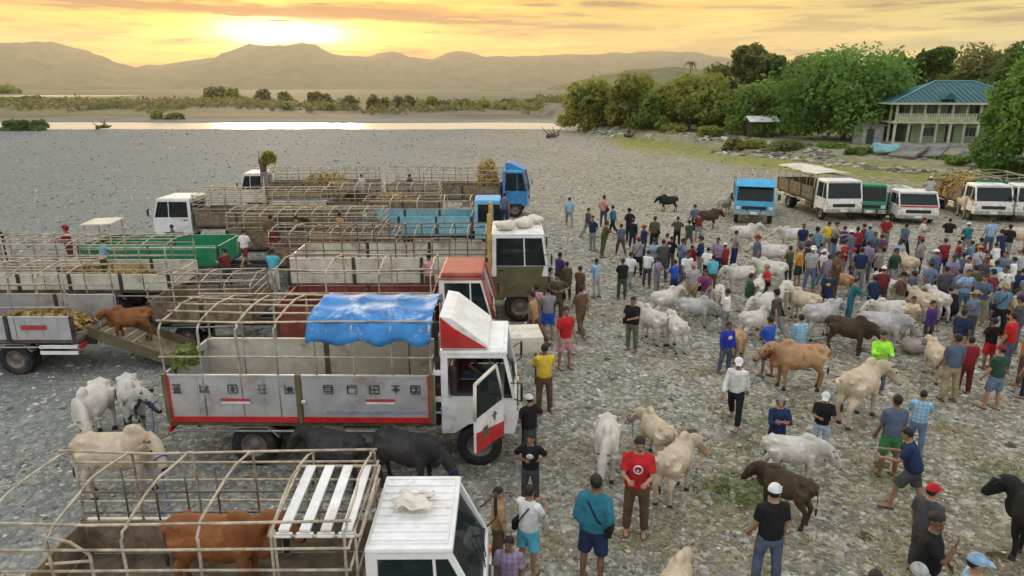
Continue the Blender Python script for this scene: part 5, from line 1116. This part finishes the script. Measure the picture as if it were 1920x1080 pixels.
# people on and among the trucks
pp(462, 500, 428, 'white', 'maroon', -20, 'walk', 'man in white shirt and dark red shorts walking along a truck bed', z=1.1, legs='shorts')
pp(517, 548, 470, 'cyan', 'offwhite', 0, 'hold', 'man in turquoise shirt and white trousers standing in a bed', z=1.05)
pp(137, 505, 420, 'dkred', 'maroon', 130, 'hold', 'person in red hooded jacket standing on a truck bed', z=1.05, sleeve='long', head='hood', capc='dkred')
pp(200, 525, 448, 'ltblue', 'olive', -40, 'reach', 'person in pale shirt bending over the truck rail', z=1.05)
pp(513, 478, 400, 'brown', 'dkred', 0, 'stand', 'tall man in brown jacket standing among the far trailers', z=1.0, sleeve='long')
pp(357, 505, 462, 'grey', 'grey', 0, 'stand', 'person in grey shirt beside the green trailer', z=0.)
pp(388, 515, 455, 'olive', 'brown', 20, 'hold', 'person in olive shirt at the end of the green trailer')
pp(583, 440, 396, 'slate', 'grey', 0, 'stand', 'person in blue-grey shirt behind the brown trailer')
pp(770, 372, 328, 'dkgrey', 'dkgrey', 0, 'stand', 'person in dark clothes on the farthest truck bed', z=1.)
pp(946, 424, 386, 'slate', 'navy', 0, 'stand', 'person in blue shirt behind the sacks on the big cab', z=1.6)
pp(807, 560, 480, 'pink', 'brown', 40, 'stand', 'person in faded pink shirt leaning on the red-roofed cab', z=1.0)
pp(8, 500, 420, 'black', 'black', -90, 'stand', 'person in black at the left edge', z=1.05)
pp(560, 470, 405, 'olive', 'brown', 30, 'hold', 'person in olive shirt standing in the barred trailer', z=1.)
pp(640, 462, 402, 'tan', 'grey', -30, 'stand2', 'person in tan shirt bending among the far rails', z=1.)
pp(430, 545, 470, 'maroon', 'dkgrey', 60, 'hold', 'person in maroon shirt on the short low trailer', z=.9)
pp(700, 440, 385, 'grey', 'grey', 10, 'stand2', 'person in grey shirt in the stake-sided trailer', z=1.)
pp(330, 480, 420, 'slate', 'brown', 120, 'stand2', 'person in slate shirt at the white cab facing left', z=0.)
pp(680, 372, 330, 'offwhite', 'grey', 0, 'stand2', 'person in off-white shirt on the farthest row', z=1.)
pp(497, 352, 300, 'brown', 'grey', 0, 'up', 'man carrying leafy branches above the farthest truck', z=2.0)
pp(1738, 384, 330, 'ltgrey', 'grey', 10, 'stand', 'person in white cap standing on the load behind the van', z=1.0, **cap('white'))
pp(870, 740, 660, 'maroon', 'slate', -90, 'sit', 'person in maroon shirt seated in the open silver cab', z=.98, vox=.023)
# ------------------------------------------------------------------ cattle
def coat(name, c1, c2, c3=None, sc=2.2):
    if name in MATS: return MATS[name]
    m, nt, b = newmat(name); t = nt.nodes.new('ShaderNodeTexCoord'); ob = V(nt, t.outputs['Object'])
    n = vnoise(nt, ob, sc, 5, .6, .3); c = vmix(nt, n.mr(.35, .65), c1, c2)
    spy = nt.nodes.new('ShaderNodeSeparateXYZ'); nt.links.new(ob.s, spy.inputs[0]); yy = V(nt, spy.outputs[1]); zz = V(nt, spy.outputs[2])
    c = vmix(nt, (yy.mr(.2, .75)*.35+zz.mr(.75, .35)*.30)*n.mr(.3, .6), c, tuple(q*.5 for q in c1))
    c = vmix(nt, vnoise(nt, ob, 3.1, 6, .7, .5).mr(.52, .68)*.4, c, (.26, .19, .12) if c1[0] > .3 else tuple(q*.6 for q in c1))
    if c3: c = vmix(nt, vnoise(nt, ob, sc*.7, 3, .6, .6).mr(.52, .60), c, c3)
    nt.links.new(c.s, b.inputs['Base Color']); b.inputs['Roughness'].default_value = .75; b.inputs['Specular IOR Level'].default_value = .2
    bp = nt.nodes.new('ShaderNodeBump'); bp.inputs['Strength'].default_value = .6; bp.inputs['Distance'].default_value = .03
    ribs = (yy*46.)._m('SINE')*zz.mr(1.1, .95)*zz.mr(.6, .75)*yy.mr(.25, .1)*yy.mr(-.3, -.15)*.25; nt.links.new((vnoise(nt, ob, 9, 5, .65)+ribs).s, bp.inputs['Height']); nt.links.new(bp.outputs[0], b.inputs['Normal']); MATS[name] = m; return m
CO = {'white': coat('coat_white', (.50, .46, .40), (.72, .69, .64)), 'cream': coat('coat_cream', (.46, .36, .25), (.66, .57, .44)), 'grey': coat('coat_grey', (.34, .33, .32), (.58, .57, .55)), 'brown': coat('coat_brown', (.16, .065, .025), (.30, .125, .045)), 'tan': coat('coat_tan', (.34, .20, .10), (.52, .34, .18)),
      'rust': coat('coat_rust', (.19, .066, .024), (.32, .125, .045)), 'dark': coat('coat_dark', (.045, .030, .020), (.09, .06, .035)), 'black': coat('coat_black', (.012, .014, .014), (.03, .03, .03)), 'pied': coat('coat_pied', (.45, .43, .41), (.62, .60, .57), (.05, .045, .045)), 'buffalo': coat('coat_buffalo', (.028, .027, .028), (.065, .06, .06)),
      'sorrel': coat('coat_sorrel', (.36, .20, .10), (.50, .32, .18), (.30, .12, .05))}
HORN = mat('horn', (.20, .17, .13), .5, .3, 8); HOOF = mat('hoof', (.035, .03, .027), .6, .2)
def cow(label, loc, heading, c='white', s=1., head=0., hyaw=0., horns=.14, hump=1., step=0., vox=.034, buf=False, tilt=0., group='cattle at the market', fatb=1.0, cat='cow', name='cow', halter=None):
    halter = halter or ('blue', 'amber', 'offwhite', None)[int(abs(loc[0]*7+loc[1]*3)) % 4]
    """head: 1 raised, 0 level, -1 grazing"""
    root = thing(name, label, cat, loc, R(heading), group); root.scale = (s, s, s)
    if tilt: root.rotation_euler = (R(tilt), 0, R(heading))
    B = MB(); X = Vector((1, 0, 0)); Z = Vector((0, 0, 1)); w = fatb*(1.18 if buf else 1.)
    B.loft([(Vector((0, y, z)), X*a*w, Z*b) for y, z, a, b in ((-.70, 1.06, .05, .07), (-.66, 1.03, .13, .16), (-.56, 1.00, .205, .235), (-.38, .955, .24, .295), (-.12, .895, .275, .345), (.14, .875, .275, .36), (.36, .905, .235, .35), (.50, .94, .18, .30), (.60, .98, .10, .19))], n=16)
    B.tube([(0, -.60, 1.20), (0, -.2, 1.20), (0, .2, 1.185), (0, .45, 1.20)], [.05, .045, .05, .06], 8)
    for q in (-1, 1): B.ball((q*.165*w, -.46, 1.165), (.06, .07, .06), nu=8, nv=6); B.ball((q*.12, -.66, 1.09), (.05, .05, .05), nu=8, nv=6); B.ball((q*.15*w, .38, .98), (.075, .14, .22), nu=10, nv=8)
    if hump and not buf: B.ball((0, .36, 1.25), (.095, .19, .14*hump), Matrix.Rotation(R(-12), 3, 'X'), nu=12, nv=8)
    hp = {1: (.82, 1.30), 0: (.84, 1.13), -1: (.88, .76)}
    t = max(-1, min(1, head)); k0, k1 = (0, 1) if t >= 0 else (0, -1); a = abs(t)
    py_ = hp[k0][0]*(1-a)+hp[k1][0]*a; pz_ = hp[k0][1]*(1-a)+hp[k1][1]*a
    ya = R(hyaw); poll = Vector((-math.sin(ya)*.42, .56+(py_-.56)*math.cos(ya*.8), pz_))
    hd = Vector((-math.sin(ya*1.3)*.8, math.cos(ya*1.3)*.8, -.82-.45*(a if t < 0 else 0)+.22*(a if t > 0 else 0))).normalized()
    side = hd.cross(Z).normalized(); hu = side.cross(hd).normalized()
    mid = Vector((0, .52, 1.03)).lerp(poll, .55)+Vector((0, 0, .02))
    B.loft([(Vector((0, .40, .98)), X*.15, Z*.25), (Vector((0, .60, 1.02)), X*.125, Vector((0, -.05, .215))), (mid, X*.118, (Z*.185+hu*.04)), (poll-hd*.02, side*.095, hu*.145)], n=12)
    B.tube([(0, .52, .70), (0, .66, .80), mid-Z*.16, mid.lerp(poll, .5)-Z*.14], [.05, .045, .04, .035], 8)
    B.ball((0, .62, .78), (.045, .17, .22), nu=8, nv=8)
    L = .46
    B.loft([(poll-hd*.06, side*.085, hu*.10), (poll+hd*.05, side*.122, hu*.135), (poll+hd*.18, side*.115, hu*.135), (poll+hd*.34-hu*.02, side*.084, hu*.102), (poll+hd*.46-hu*.025, side*.082, hu*.086), (poll+hd*.51-hu*.02, side*.06, hu*.06)], n=12)
    for q in (-1, 1):
        e0 = poll+side*q*.09; e1 = e0+side*q*.20-Z*(.05 if not buf else .0)-hd*.03
        rot = (e1-e0).to_track_quat('X', 'Z').to_matrix(); B.ball((e0+e1)/2, (.14, .022, .06), rot, nu=10, nv=6)
    # legs
    def st(i): return step*(.10, -.09, -.08, .11)[i]
    for i, q in enumerate((-1, 1)):
        d = st(i); x = q*.135*w
        B.tube([(x, .38, .86), (x, .40+d*.15, .70), (x, .42+d*.45, .42), (x, .405+d*.75, .36), (x, .405+d, .13), (x, .42+d, .07)], [.13, .098, .060, .054, .042, .050], 10)
        MB().tube([(x, .42+d, .085), (x, .435+d, .0)], [.046, .058], 9).build('hoof', HOOF, root)
        d = st(i+2); x = q*.145*w
        B.tube([(x, -.45, 1.0), (x*1.05, -.40+d*.1, .80), (x*1.02, -.42+d*.3, .66), (x, -.575+d*.55, .47), (x, -.57+d*.7, .40), (x, -.53+d, .13), (x, -.515+d, .07)], [.18, .16, .115, .060, .054, .043, .050], 10)
        MB().tube([(x, -.515+d, .085), (x, -.50+d, .0)], [.046, .058], 9).build('hoof', HOOF, root)
    B.tube([(0, -.66, 1.14), (0, -.735, 1.05), (0, -.755, .85), (0.02, -.745, .60)], [.04, .03, .022, .018], 7)
    if buf: B.ball((0, -.1, .78), (.27, .42, .22), nu=12, nv=8)
    Ex = MB()
    for q in (-1, 1): Ex.ball(poll+hd*.15+side*q*.110+hu*.05, .022, mi=1, nu=8, nv=6)
    Ex.ball(poll+hd*.495-hu*.022, (.058, .055, .052), mi=1, nu=10, nv=7)
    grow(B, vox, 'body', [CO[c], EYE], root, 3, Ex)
    MB().ball((0.02, -.745, .52), (.03, .03, .11), nu=8, nv=7).build('tail_tuft', HOOF if c != 'white' else CO['grey'], root)
    if loc[1] < 26 and halter:
        hc_ = poll+hd*.30-hu*.015; MB().tube([hc_+side*.098*math.cos(k*math.pi/7)+hu*.115*math.sin(k*math.pi/7) for k in range(15)], .012, 5).build('halter', cloth(halter), root)
        MB().tube([hc_-hu*.1, hc_-hu*.2-Z*.25+hd*.1, Vector((hc_.x+.2, hc_.y+.1, .02)), Vector((hc_.x+.5, hc_.y-.3, .015))], .009, 5).build('lead_rope', cloth(halter), root)
    if horns:
        for q in (-1, 1):
            b0 = poll-hd*.02+side*q*.06+hu*.05
            if buf: pts = [b0, b0+side*q*.18-hd*.08, b0+side*q*.30-hd*.26+hu*.02, b0+side*q*.28-hd*.44+hu*.10]; rs = [.045, .04, .03, .008]
            else: pts = [b0, b0+side*q*horns*.6+hu*horns*.3, b0+side*q*horns*.9+hu*horns*.9+hd*.02, b0+side*q*horns*.8+hu*horns*1.4]; rs = [.026, .022, .016, .005]
            MB().tube(pts, rs, 7).build('horn', HORN, root)
    return root
def cw(px, fy, heading, c, label, s=1., **k):
    p = gp(px, fy); k.setdefault('vox', .026 if fy > 780 else (.034 if fy > 560 else .044)); cw.n += 1; k.setdefault('step', random.uniform(-.9, .9))
    return cow(label, (p.x, p.y, float(gh(p.x, p.y))), heading, c, s*.78, **k)
cw.n = 0
# among the trucks
cow('rust brown cow tied in the bed of the nearest truck', (-3.72, 7.52, .85), -92, 'rust', .90, head=.35, hyaw=6, step=.4, vox=.022, horns=.05, hump=.5)
cow('brown cow climbing the ramp of the silver truck', (-10.15, 17.5, .58), 110, 'brown', .74, head=.2, step=.8, vox=.034, tilt=0, horns=.1)
cw(232, 928, -84, 'cream', 'cream white cow with brown flank standing behind the nearest truck bed', 1.29, head=.15, hyaw=-40, horns=.16)
cw(185, 826, 190, 'white', 'white cow lowering its head toward the gravel at the truck tail', 1.25, head=-.75, hyaw=25, horns=.08)
cw(256, 808, 214, 'pied', 'grey and white cow with a dark patch beside the red truck corner', 1.22, head=.3, hyaw=30, horns=.16)
cw(632, 905, 70, 'buffalo', 'dark grey water buffalo under the silver truck side', 1.13, horns=0, head=-.3, buf=True, cat='buffalo', name='water_buffalo', step=.2)
cw(765, 912, -112, 'buffalo', 'black water buffalo nearer the front wheel of the silver truck', 1.16, horns=0, head=-.7, buf=True, cat='buffalo', name='water_buffalo', step=.2)
cow('dark cow standing in the brown barred trailer', (-9.2, 28.2, .95), -95, 'dark', .85, vox=.05, head=.1)
cow('dark brown cow crowded in the wooden-sided trailer bed', (-7.6, 35.2, .95), 88, 'dark', .85, vox=.05, head=.1)
cow('brown cow tied in the stake-sided trailer', (-6.9, 25.2, .95), -90, 'brown', .8, vox=.05, head=.1)
# market cattle
cw(1135, 888, 172, 'white', 'white zebu facing the camera with lowered head by the man in red', 1.1, head=-.55, hyaw=-8)
cw(1228, 862, 20, 'cream', 'cream cow standing behind the man in red', .95, head=-.3, hyaw=20)
cw(1262, 928, -38, 'cream', 'pale beige cow at the elbow of the man in red', 1.08, head=-.35, hyaw=-20)
cw(1478, 905, -98, 'white', 'white cow bending its neck to feed, alone in open gravel', .98, head=-.62, hump=.6, horns=.06)
cw(1468, 970, 40, 'dark', 'dark brown calf beside the man in white cap', .92, head=-.45, horns=0, hump=.3)
cw(1948, 1072, 12, 'black', 'black cow cut off by the right edge', 1.25, head=-.1)
cw(1255, 1185, -30, 'cream', 'cream cow whose back just shows at the bottom edge', 1.0, head=-.3)
cw(1494, 728, 86, 'sorrel', 'sorrel brown cow with pale muzzle facing the walking man', 1.2, head=.2, hyaw=5, horns=.10)
cw(1603, 786, -52, 'cream', 'broad beige cow standing behind two men', 1.3, head=-.15, hyaw=-25)
cw(1584, 660, -122, 'dark', 'dark brown cow in front of the long pale grey one', 1.05, head=-.5)
cw(1645, 655, -100, 'grey', 'long pale grey cow nosing toward the bundle', 1.15, head=-.55)
cw(1533, 635, -72, 'grey', 'grey white cow facing the rope puller', 1.12, head=.4, hyaw=15)
cw(1426, 612, 130, 'white', 'white cow among the tan calf and grey cow', 1.08, head=.1)
cw(1468, 585, 150, 'white', 'white cow hidden behind the boy in amber', 1.05, head=0)
cw(1442, 538, 60, 'white', 'white cow resting its chin beside the red shirt', 1.05, head=.1)
cw(1443, 506, 78, 'white', 'white cow with raised head in the mid row', 1.1, head=.6, hyaw=10)
cw(1392, 466, -85, 'white', 'white cow with raised head before the blue truck', 1.12, head=.9)
cw(1482, 468, 95, 'white', 'white cow before the canopy truck', 1.05, head=.6)
cw(1326, 428, -80, 'dark', 'dark brown cow led past the crowd edge', 1.0, head=.1)
cw(1356, 402, -60, 'cream', 'cream cow farthest back next to the blue truck', 1.0, head=.5)
cw(1253, 396, 80, 'black', 'black cow wandering alone behind the crowd', .95, head=-.2)
cw(1266, 655, 8, 'white', 'white cow seen from the rear beside the man in camouflage', 1.0, head=.1)
cw(1222, 640, 28, 'white', 'white cow standing against the man in camouflage', 1.02, head=.3)
cw(1245, 598, -60, 'white', 'white cow hidden behind two rear-view cows', 1.0, head=.5)
cw(1348, 590, 170, 'white', 'white cow facing out between the shirts', .95, head=.1)
cw(1300, 612, -100, 'grey', 'grey cow lowering its head beside the rear-view cow', .95, head=-.7)
cw(1382, 678, 165, 'tan', 'tan calf beside the deep blue shirt', .85, head=.2)
cw(1655, 568, 5, 'white', 'white cow rump beside the maroon shirt', .95, head=.2)
cw(1698, 522, 10, 'cream', 'cream cow held by the light blue shirt', .95, head=.3)
cw(1752, 598, 2, 'white', 'white cow rump near the bright blue shirt', .95, head=.3)
cw(1750, 708, -8, 'cream', 'cream cow seen from behind beside the man in blue-grey', .95, head=.3)
cw(1905, 470, -95, 'cream', 'cream cow standing below the straw truck', 1.1, head=.3)
p = gp(1806, 408); cow('cream cow tied beside the straw truck', (p.x, p.y, 0), 165, 'cream', 1.05, head=.5, vox=.044)
cw(1575, 552, 30, 'sorrel', 'reddish calf surrounded by the middle crowd', .8, head=0)

for px_, fy_, hd_, c_, lb_ in [(1530, 510, 20, 'white', 'white cow between the slate blue shirt and the amber boy'), (1610, 470, 80, 'white', 'white cow passing behind the steel blue shirt'), (1418, 572, -30, 'white', 'white cow just left of the red shirt'), (1385, 545, 100, 'white', 'white cow left of the chin-resting cow'), (1505, 600, 35, 'cream', 'cream cow behind the grey white one'), (1660, 620, 95, 'white', 'white cow between the navy shirt and the long grey cow'), (1720, 600, 15, 'cream', 'cream cow between the slate boy and the purple sweatshirt'), (1840, 530, 60, 'white', 'white cow glimpsed behind the vivid orange shirt'), (1412, 640, -70, 'white', 'white cow behind the blue shirt with white panel')]:
    cw(px_, fy_, hd_, c_, lb_, .98, head=.2)
# ------------------------------------------------------------------ loose stones and straw
def scatter(n, seed, ylo, yhi, pw):
    r = np.random.default_rng(seed); u = r.uniform(0, 1, n); y = ylo*(yhi/ylo)**(u**pw); x = r.uniform(-1, 1, n)*(y*.80+3); return x, y, r
def stones(name, label, n, seed, ylo, yhi, s0, s1, grow_, m):
    x, y, r = scatter(n, seed, ylo, yhi, .85); ok = bankd(x, y) < -1; x, y = x[ok], y[ok]; n = len(x)
    ok = (vn(x*.5, y*.5, seed) + r.uniform(-.25, .25, n)) > .42; x, y = x[ok], y[ok]; n = len(x)
    z = gh(x, y)-.005; sc = (s0+(s1-s0)*r.uniform(0, 1, n)**3)*(1+y*grow_)
    S3 = np.stack([sc*r.uniform(.8, 1.35, n), sc*r.uniform(.8, 1.2, n), sc*r.uniform(.45, .75, n)], -1)
    Ro = np.stack([r.uniform(-.3, .3, n), r.uniform(-.3, .3, n), r.uniform(0, 6.28, n)], -1)
    me = bpy.data.meshes.new(name); me.vertices.add(n); me.vertices.foreach_set('co', np.stack([x, y, z], -1).astype(np.float32).ravel())
    for an, d in (('scl', S3), ('rotv', Ro)):
        a = me.attributes.new(an, 'FLOAT_VECTOR', 'POINT'); a.data.foreach_set('vector', d.astype(np.float32).ravel())
    o = link(name, me); me.materials.append(m)
    g = bpy.data.node_groups.new(name+'_spread', 'GeometryNodeTree'); g.interface.new_socket('Geometry', in_out='INPUT', socket_type='NodeSocketGeometry'); g.interface.new_socket('Geometry', in_out='OUTPUT', socket_type='NodeSocketGeometry')
    N = g.nodes.new; i_, o_ = N('NodeGroupInput'), N('NodeGroupOutput'); ic = N('GeometryNodeMeshIcoSphere'); ic.inputs['Radius'].default_value = .5; ic.inputs['Subdivisions'].default_value = 1
    sp = N('GeometryNodeSetPosition'); no = N('ShaderNodeTexNoise'); no.inputs['Scale'].default_value = 2.3; vm = N('ShaderNodeVectorMath'); vm.operation = 'MULTIPLY_ADD'; vm.inputs[1].default_value = (.7, .7, .7); vm.inputs[2].default_value = (-.35, -.35, -.35)
    g.links.new(no.outputs['Color'], vm.inputs[0]); g.links.new(vm.outputs[0], sp.inputs['Offset']); g.links.new(ic.outputs['Mesh'], sp.inputs['Geometry'])
    smn = N('GeometryNodeSetShadeSmooth'); smn.inputs['Shade Smooth'].default_value = False; g.links.new(sp.outputs[0], smn.inputs['Geometry'])
    sm = N('GeometryNodeSetMaterial'); sm.inputs['Material'].default_value = m; g.links.new(smn.outputs[0], sm.inputs['Geometry'])
    ip = N('GeometryNodeInstanceOnPoints'); g.links.new(i_.outputs[0], ip.inputs['Points']); g.links.new(sm.outputs[0], ip.inputs['Instance'])
    for an, sk in (('scl', 'Scale'), ('rotv', 'Rotation')):
        na_ = N('GeometryNodeInputNamedAttribute'); na_.data_type = 'FLOAT_VECTOR'; na_.inputs['Name'].default_value = an; g.links.new(na_.outputs['Attribute'], ip.inputs[sk])
    g.links.new(ip.outputs[0], o_.inputs[0]); md = o.modifiers.new('spread', 'NODES'); md.node_group = g
    return tag(o, label, kind='stuff')
m, nt, b = newmat('river_stone'); oi = nt.nodes.new('ShaderNodeObjectInfo'); rv = V(nt, oi.outputs['Random'])
rp = nt.nodes.new('ShaderNodeValToRGB'); nt.links.new(rv.s, rp.inputs[0]); cr = rp.color_ramp; cr.elements[0].color = (.075, .08, .083, 1); cr.elements[1].color = (.60, .58, .52, 1)
for pos, c in ((.22, (.115, .118, .112)), (.5, (.22, .205, .16)), (.75, (.35, .325, .265)), (.9, (.50, .475, .41))): e_ = cr.elements.new(pos); e_.color = (*c, 1)
nt.links.new(rp.outputs[0], b.inputs['Base Color']); b.inputs['Roughness'].default_value = .8; b.inputs['Specular IOR Level'].default_value = .3
stones('pebbles', 'loose river pebbles strewn over the market ground', 100000, 3, 4.5, 60, .018, .085, .010, m)
stones('cobbles', 'scattered larger cobbles across the riverbed', 24000, 4, 14, 128, .06, .17, .009, m)
# rubble on the bank slope
def rubble():
    r = np.random.default_rng(21); n = 2600; x = r.uniform(9, 52, n); y = ybank(x)+r.uniform(0, 1, n)**1.3*20; z = gh(x, y); sc = r.uniform(.25, .8, n)**1.4*1.3
    keep = vn(x*.2, y*.12, 44) > .42; return x[keep], y[keep], z[keep], sc[keep], r
_sc = scatter
def stones_at(name, label, xyzsr, m):
    global scatter, gh, bankd
    x, y, z, sc, r = xyzsr; o = stones(name, label, 10, 5, 4.5, 60, .1, .2, 0, m); n = len(x); me = o.data; me.clear_geometry(); me.vertices.add(n); me.vertices.foreach_set('co', np.stack([x, y, z-.05], -1).astype(np.float32).ravel())
    for an, d in (('scl', np.stack([sc*r.uniform(.8, 1.4, n), sc*r.uniform(.7, 1.2, n), sc*r.uniform(.5, .8, n)], -1)), ('rotv', np.stack([r.uniform(-.4, .4, n), r.uniform(-.4, .4, n), r.uniform(0, 6.28, n)], -1))):
        a = me.attributes.get(an) or me.attributes.new(an, 'FLOAT_VECTOR', 'POINT'); a.data.foreach_set('vector', d.astype(np.float32).ravel())
    return o
stones_at('rubble', 'grey rubble stones on the bank slope below the trees', rubble(), m)
STRAW = leafmat('straw_litter', (.20, .15, .06), (.42, .34, .16), .1); FOD = leafmat('green_fodder', (.07, .11, .02), (.22, .26, .06), .2); DUNG = mat('dung', (.075, .062, .038), .9, .3, 5, .3)
def litter(name, label, spots, m, size, h=.03, asp=5.):
    r = np.random.default_rng(9); C = []
    for px, py, rad, n in spots:
        p = gp(px, py); a, q = r.uniform(0, 6.28, n), rad*np.sqrt(r.uniform(0, 1, n))*r.uniform(.5, 1.1, n)
        X, Y = p.x+np.cos(a)*q*1.3, p.y+np.sin(a)*q; C.append(np.stack([X, Y, gh(X, Y)+.012+r.uniform(0, h, n)*(1-q/(rad*1.15))], -1))
    C = np.concatenate(C); nn = r.normal(size=C.shape)*.28+np.array([0, 0, 1]); nn /= np.linalg.norm(nn, axis=1, keepdims=True)
    vs, fs = leaf_quads(C, nn, size, r, asp); return tag(link(name, npmesh(name, vs, fs, m, False, {'tint': ('FACE', r.uniform(0, 1, len(C)))})), label, kind='stuff')
rr_ = random.Random(4)
litter('straw', 'trampled straw and dry litter on the gravel', [(rr_.uniform(1000, 1920), 560+520*rr_.random()**1.1, rr_.uniform(.4, 1.5), 75) for _ in range(150)]+[(rr_.uniform(100, 900), rr_.uniform(520, 760), .9, 50) for _ in range(25)], STRAW, .02, .03, 7.)
litter('fodder', 'green fodder thrown down for the cattle', [(1385, 918, .75, 420), (1690, 900, .5, 120), (1290, 590, .8, 160), (1890, 890, .7, 160), (1430, 830, .6, 100), (1500, 760, .6, 100), (1400, 780, .9, 160)], FOD, .028, .09, 6.)
# dung heaps, driftwood
for i in range(18):
    px, py = rr_.uniform(1040, 1910), 470+600*rr_.random(); p = gp(px, py); s = rr_.uniform(.10, .19); d = MB(); d.ball((0, 0, 0), (s, s*.8, s*.22), nu=10, nv=6); d.v = [(x*(1+.2*math.sin(9*y/s)), y, max(z, -.01)) for x, y, z in d.v]
    o = d.build('dung_heap', DUNG); o.location = (p.x, p.y, float(gh(p.x, p.y))); o.rotation_euler = (0, 0, px); tag(o, 'flat dark dung heap on the trampled gravel', 'dung', 'dung heaps on the gravel')
def drift(px, py, L, label):
    p = gp(px, py); t = thing('driftwood', label, 'driftwood', (p.x, p.y, float(gh(p.x, p.y))), px, 'driftwood by the river'); r = random.Random(px)
    MB().tube([(-L/2, 0, .25), (-L*.1, .2, .45), (L*.3, -.1, .4), (L/2, .2, .6)], [.28, .32, .22, .08], 7).build('trunk', BARK, t)
    for k in range(5): a = r.uniform(0, 6.28); x = r.uniform(-L*.3, L*.4); MB().tube([(x, 0, .4), (x+math.cos(a)*.8, math.sin(a)*.8, .9+r.random()*.5), (x+math.cos(a)*1.3, math.sin(a)*1.3, 1.0+r.random())], [.10, .06, .02], 5).build('branch', BARK, t)
drift(195, 243, 2.6, 'dark snag lying at the river edge'); drift(1036, 260, 2.2, 'dark drift log near the tip of the bank'); drift(1180, 262, 2.6, 'dark log at the foot of the olive trees')
for px, lb in ((20, 'dark bush on the river islet at the left edge'), (45, 'dark bush in the middle of the river islet'), (74, 'dark bush at the inner end of the river islet')):
    g = gp(px, 245); r = tree(px, 245, 224, 34, 3, lb, px, n=700, style='bush', Y=g.y, group='bushes on the river islet'); r['category'] = 'bush'; r.name = 'bush'
# loads
HAY = leafmat('hay_load', (.30, .20, .06), (.55, .40, .14), .1)
def hay(name, label, loc, d, m, n=900, rz=0., cat='hay', size=.12):
    r = np.random.default_rng(int(abs(loc[0])*100)); q = r.uniform(-1, 1, (n, 3)); q[:, 2] = np.abs(q[:, 2]); q /= np.maximum(1, np.linalg.norm(q, axis=1, keepdims=True)); C = q*np.array(d)/2*np.array([1, 1, 2])
    nn = q+r.normal(size=q.shape)*.5; nn /= np.linalg.norm(nn, axis=1, keepdims=True); vs, fs = leaf_quads(C, nn, size, r, 3.)
    o = link(name, npmesh(name, vs, fs, m, False, {'tint': ('FACE', r.uniform(0, 1, n))})); o.location = loc; o.rotation_euler = (0, 0, rz); return tag(o, label, cat, 'loads on the trucks')
p = TOb.location; hay('hay_heap', 'yellow straw piled on the truck near the right edge', (p.x-.1, p.y+1.9, .95), (1.9, 2.4, 1.5), HAY)
hay('hay_heap', 'brown dry hay on the left silver truck bed', (-12.6, 17.5, .98), (2.6, 1.6, .35), HAY); hay('hay_heap', 'dry hay on the long flat truck bed', (-13.3, 21.9, 1.0), (3.5, 1.6, .5), HAY)
hay('hay_heap', 'pale straw on the bed of the farthest cream truck', (-11, 41.4, 1.05), (3., 1.7, 1.3), HAY); hay('hay_heap', 'low straw heap on the wooden trailer', (-6., 35.2, 1.0), (2.4, 1.6, 1.0), HAY); hay('hay_heap', 'straw heap behind the deep blue cab', (-1.4, 40.2, 1.1), (1.3, 1.6, 2.2), HAY)
hay('leafy_bundle', 'bundle of green branches carried overhead on the farthest truck', tuple(pz(503, 296, gp(497, 352, 2.0).y)-Vector((0, 0, .2))), (.65, .5, .5), LEAF[1], 160, cat='branches', size=.2)
hay('green_bunch', 'bunch of green leaves at the tail of the silver truck', (-6.35, 12.6, 1.95), (.5, .5, .3), FOD, 120, cat='leaves', size=.12)
q = gp(1712, 660); sack((q.x, q.y, 0), (.68, .55, .42), .3, 'round pinkish bundle lying by the pale grey cow', mat('pink_cloth', (.36, .30, .28), .9, .15, 5, .3), 'bundles on the ground', 'bundle', 'cloth_bundle')
finish_growth()
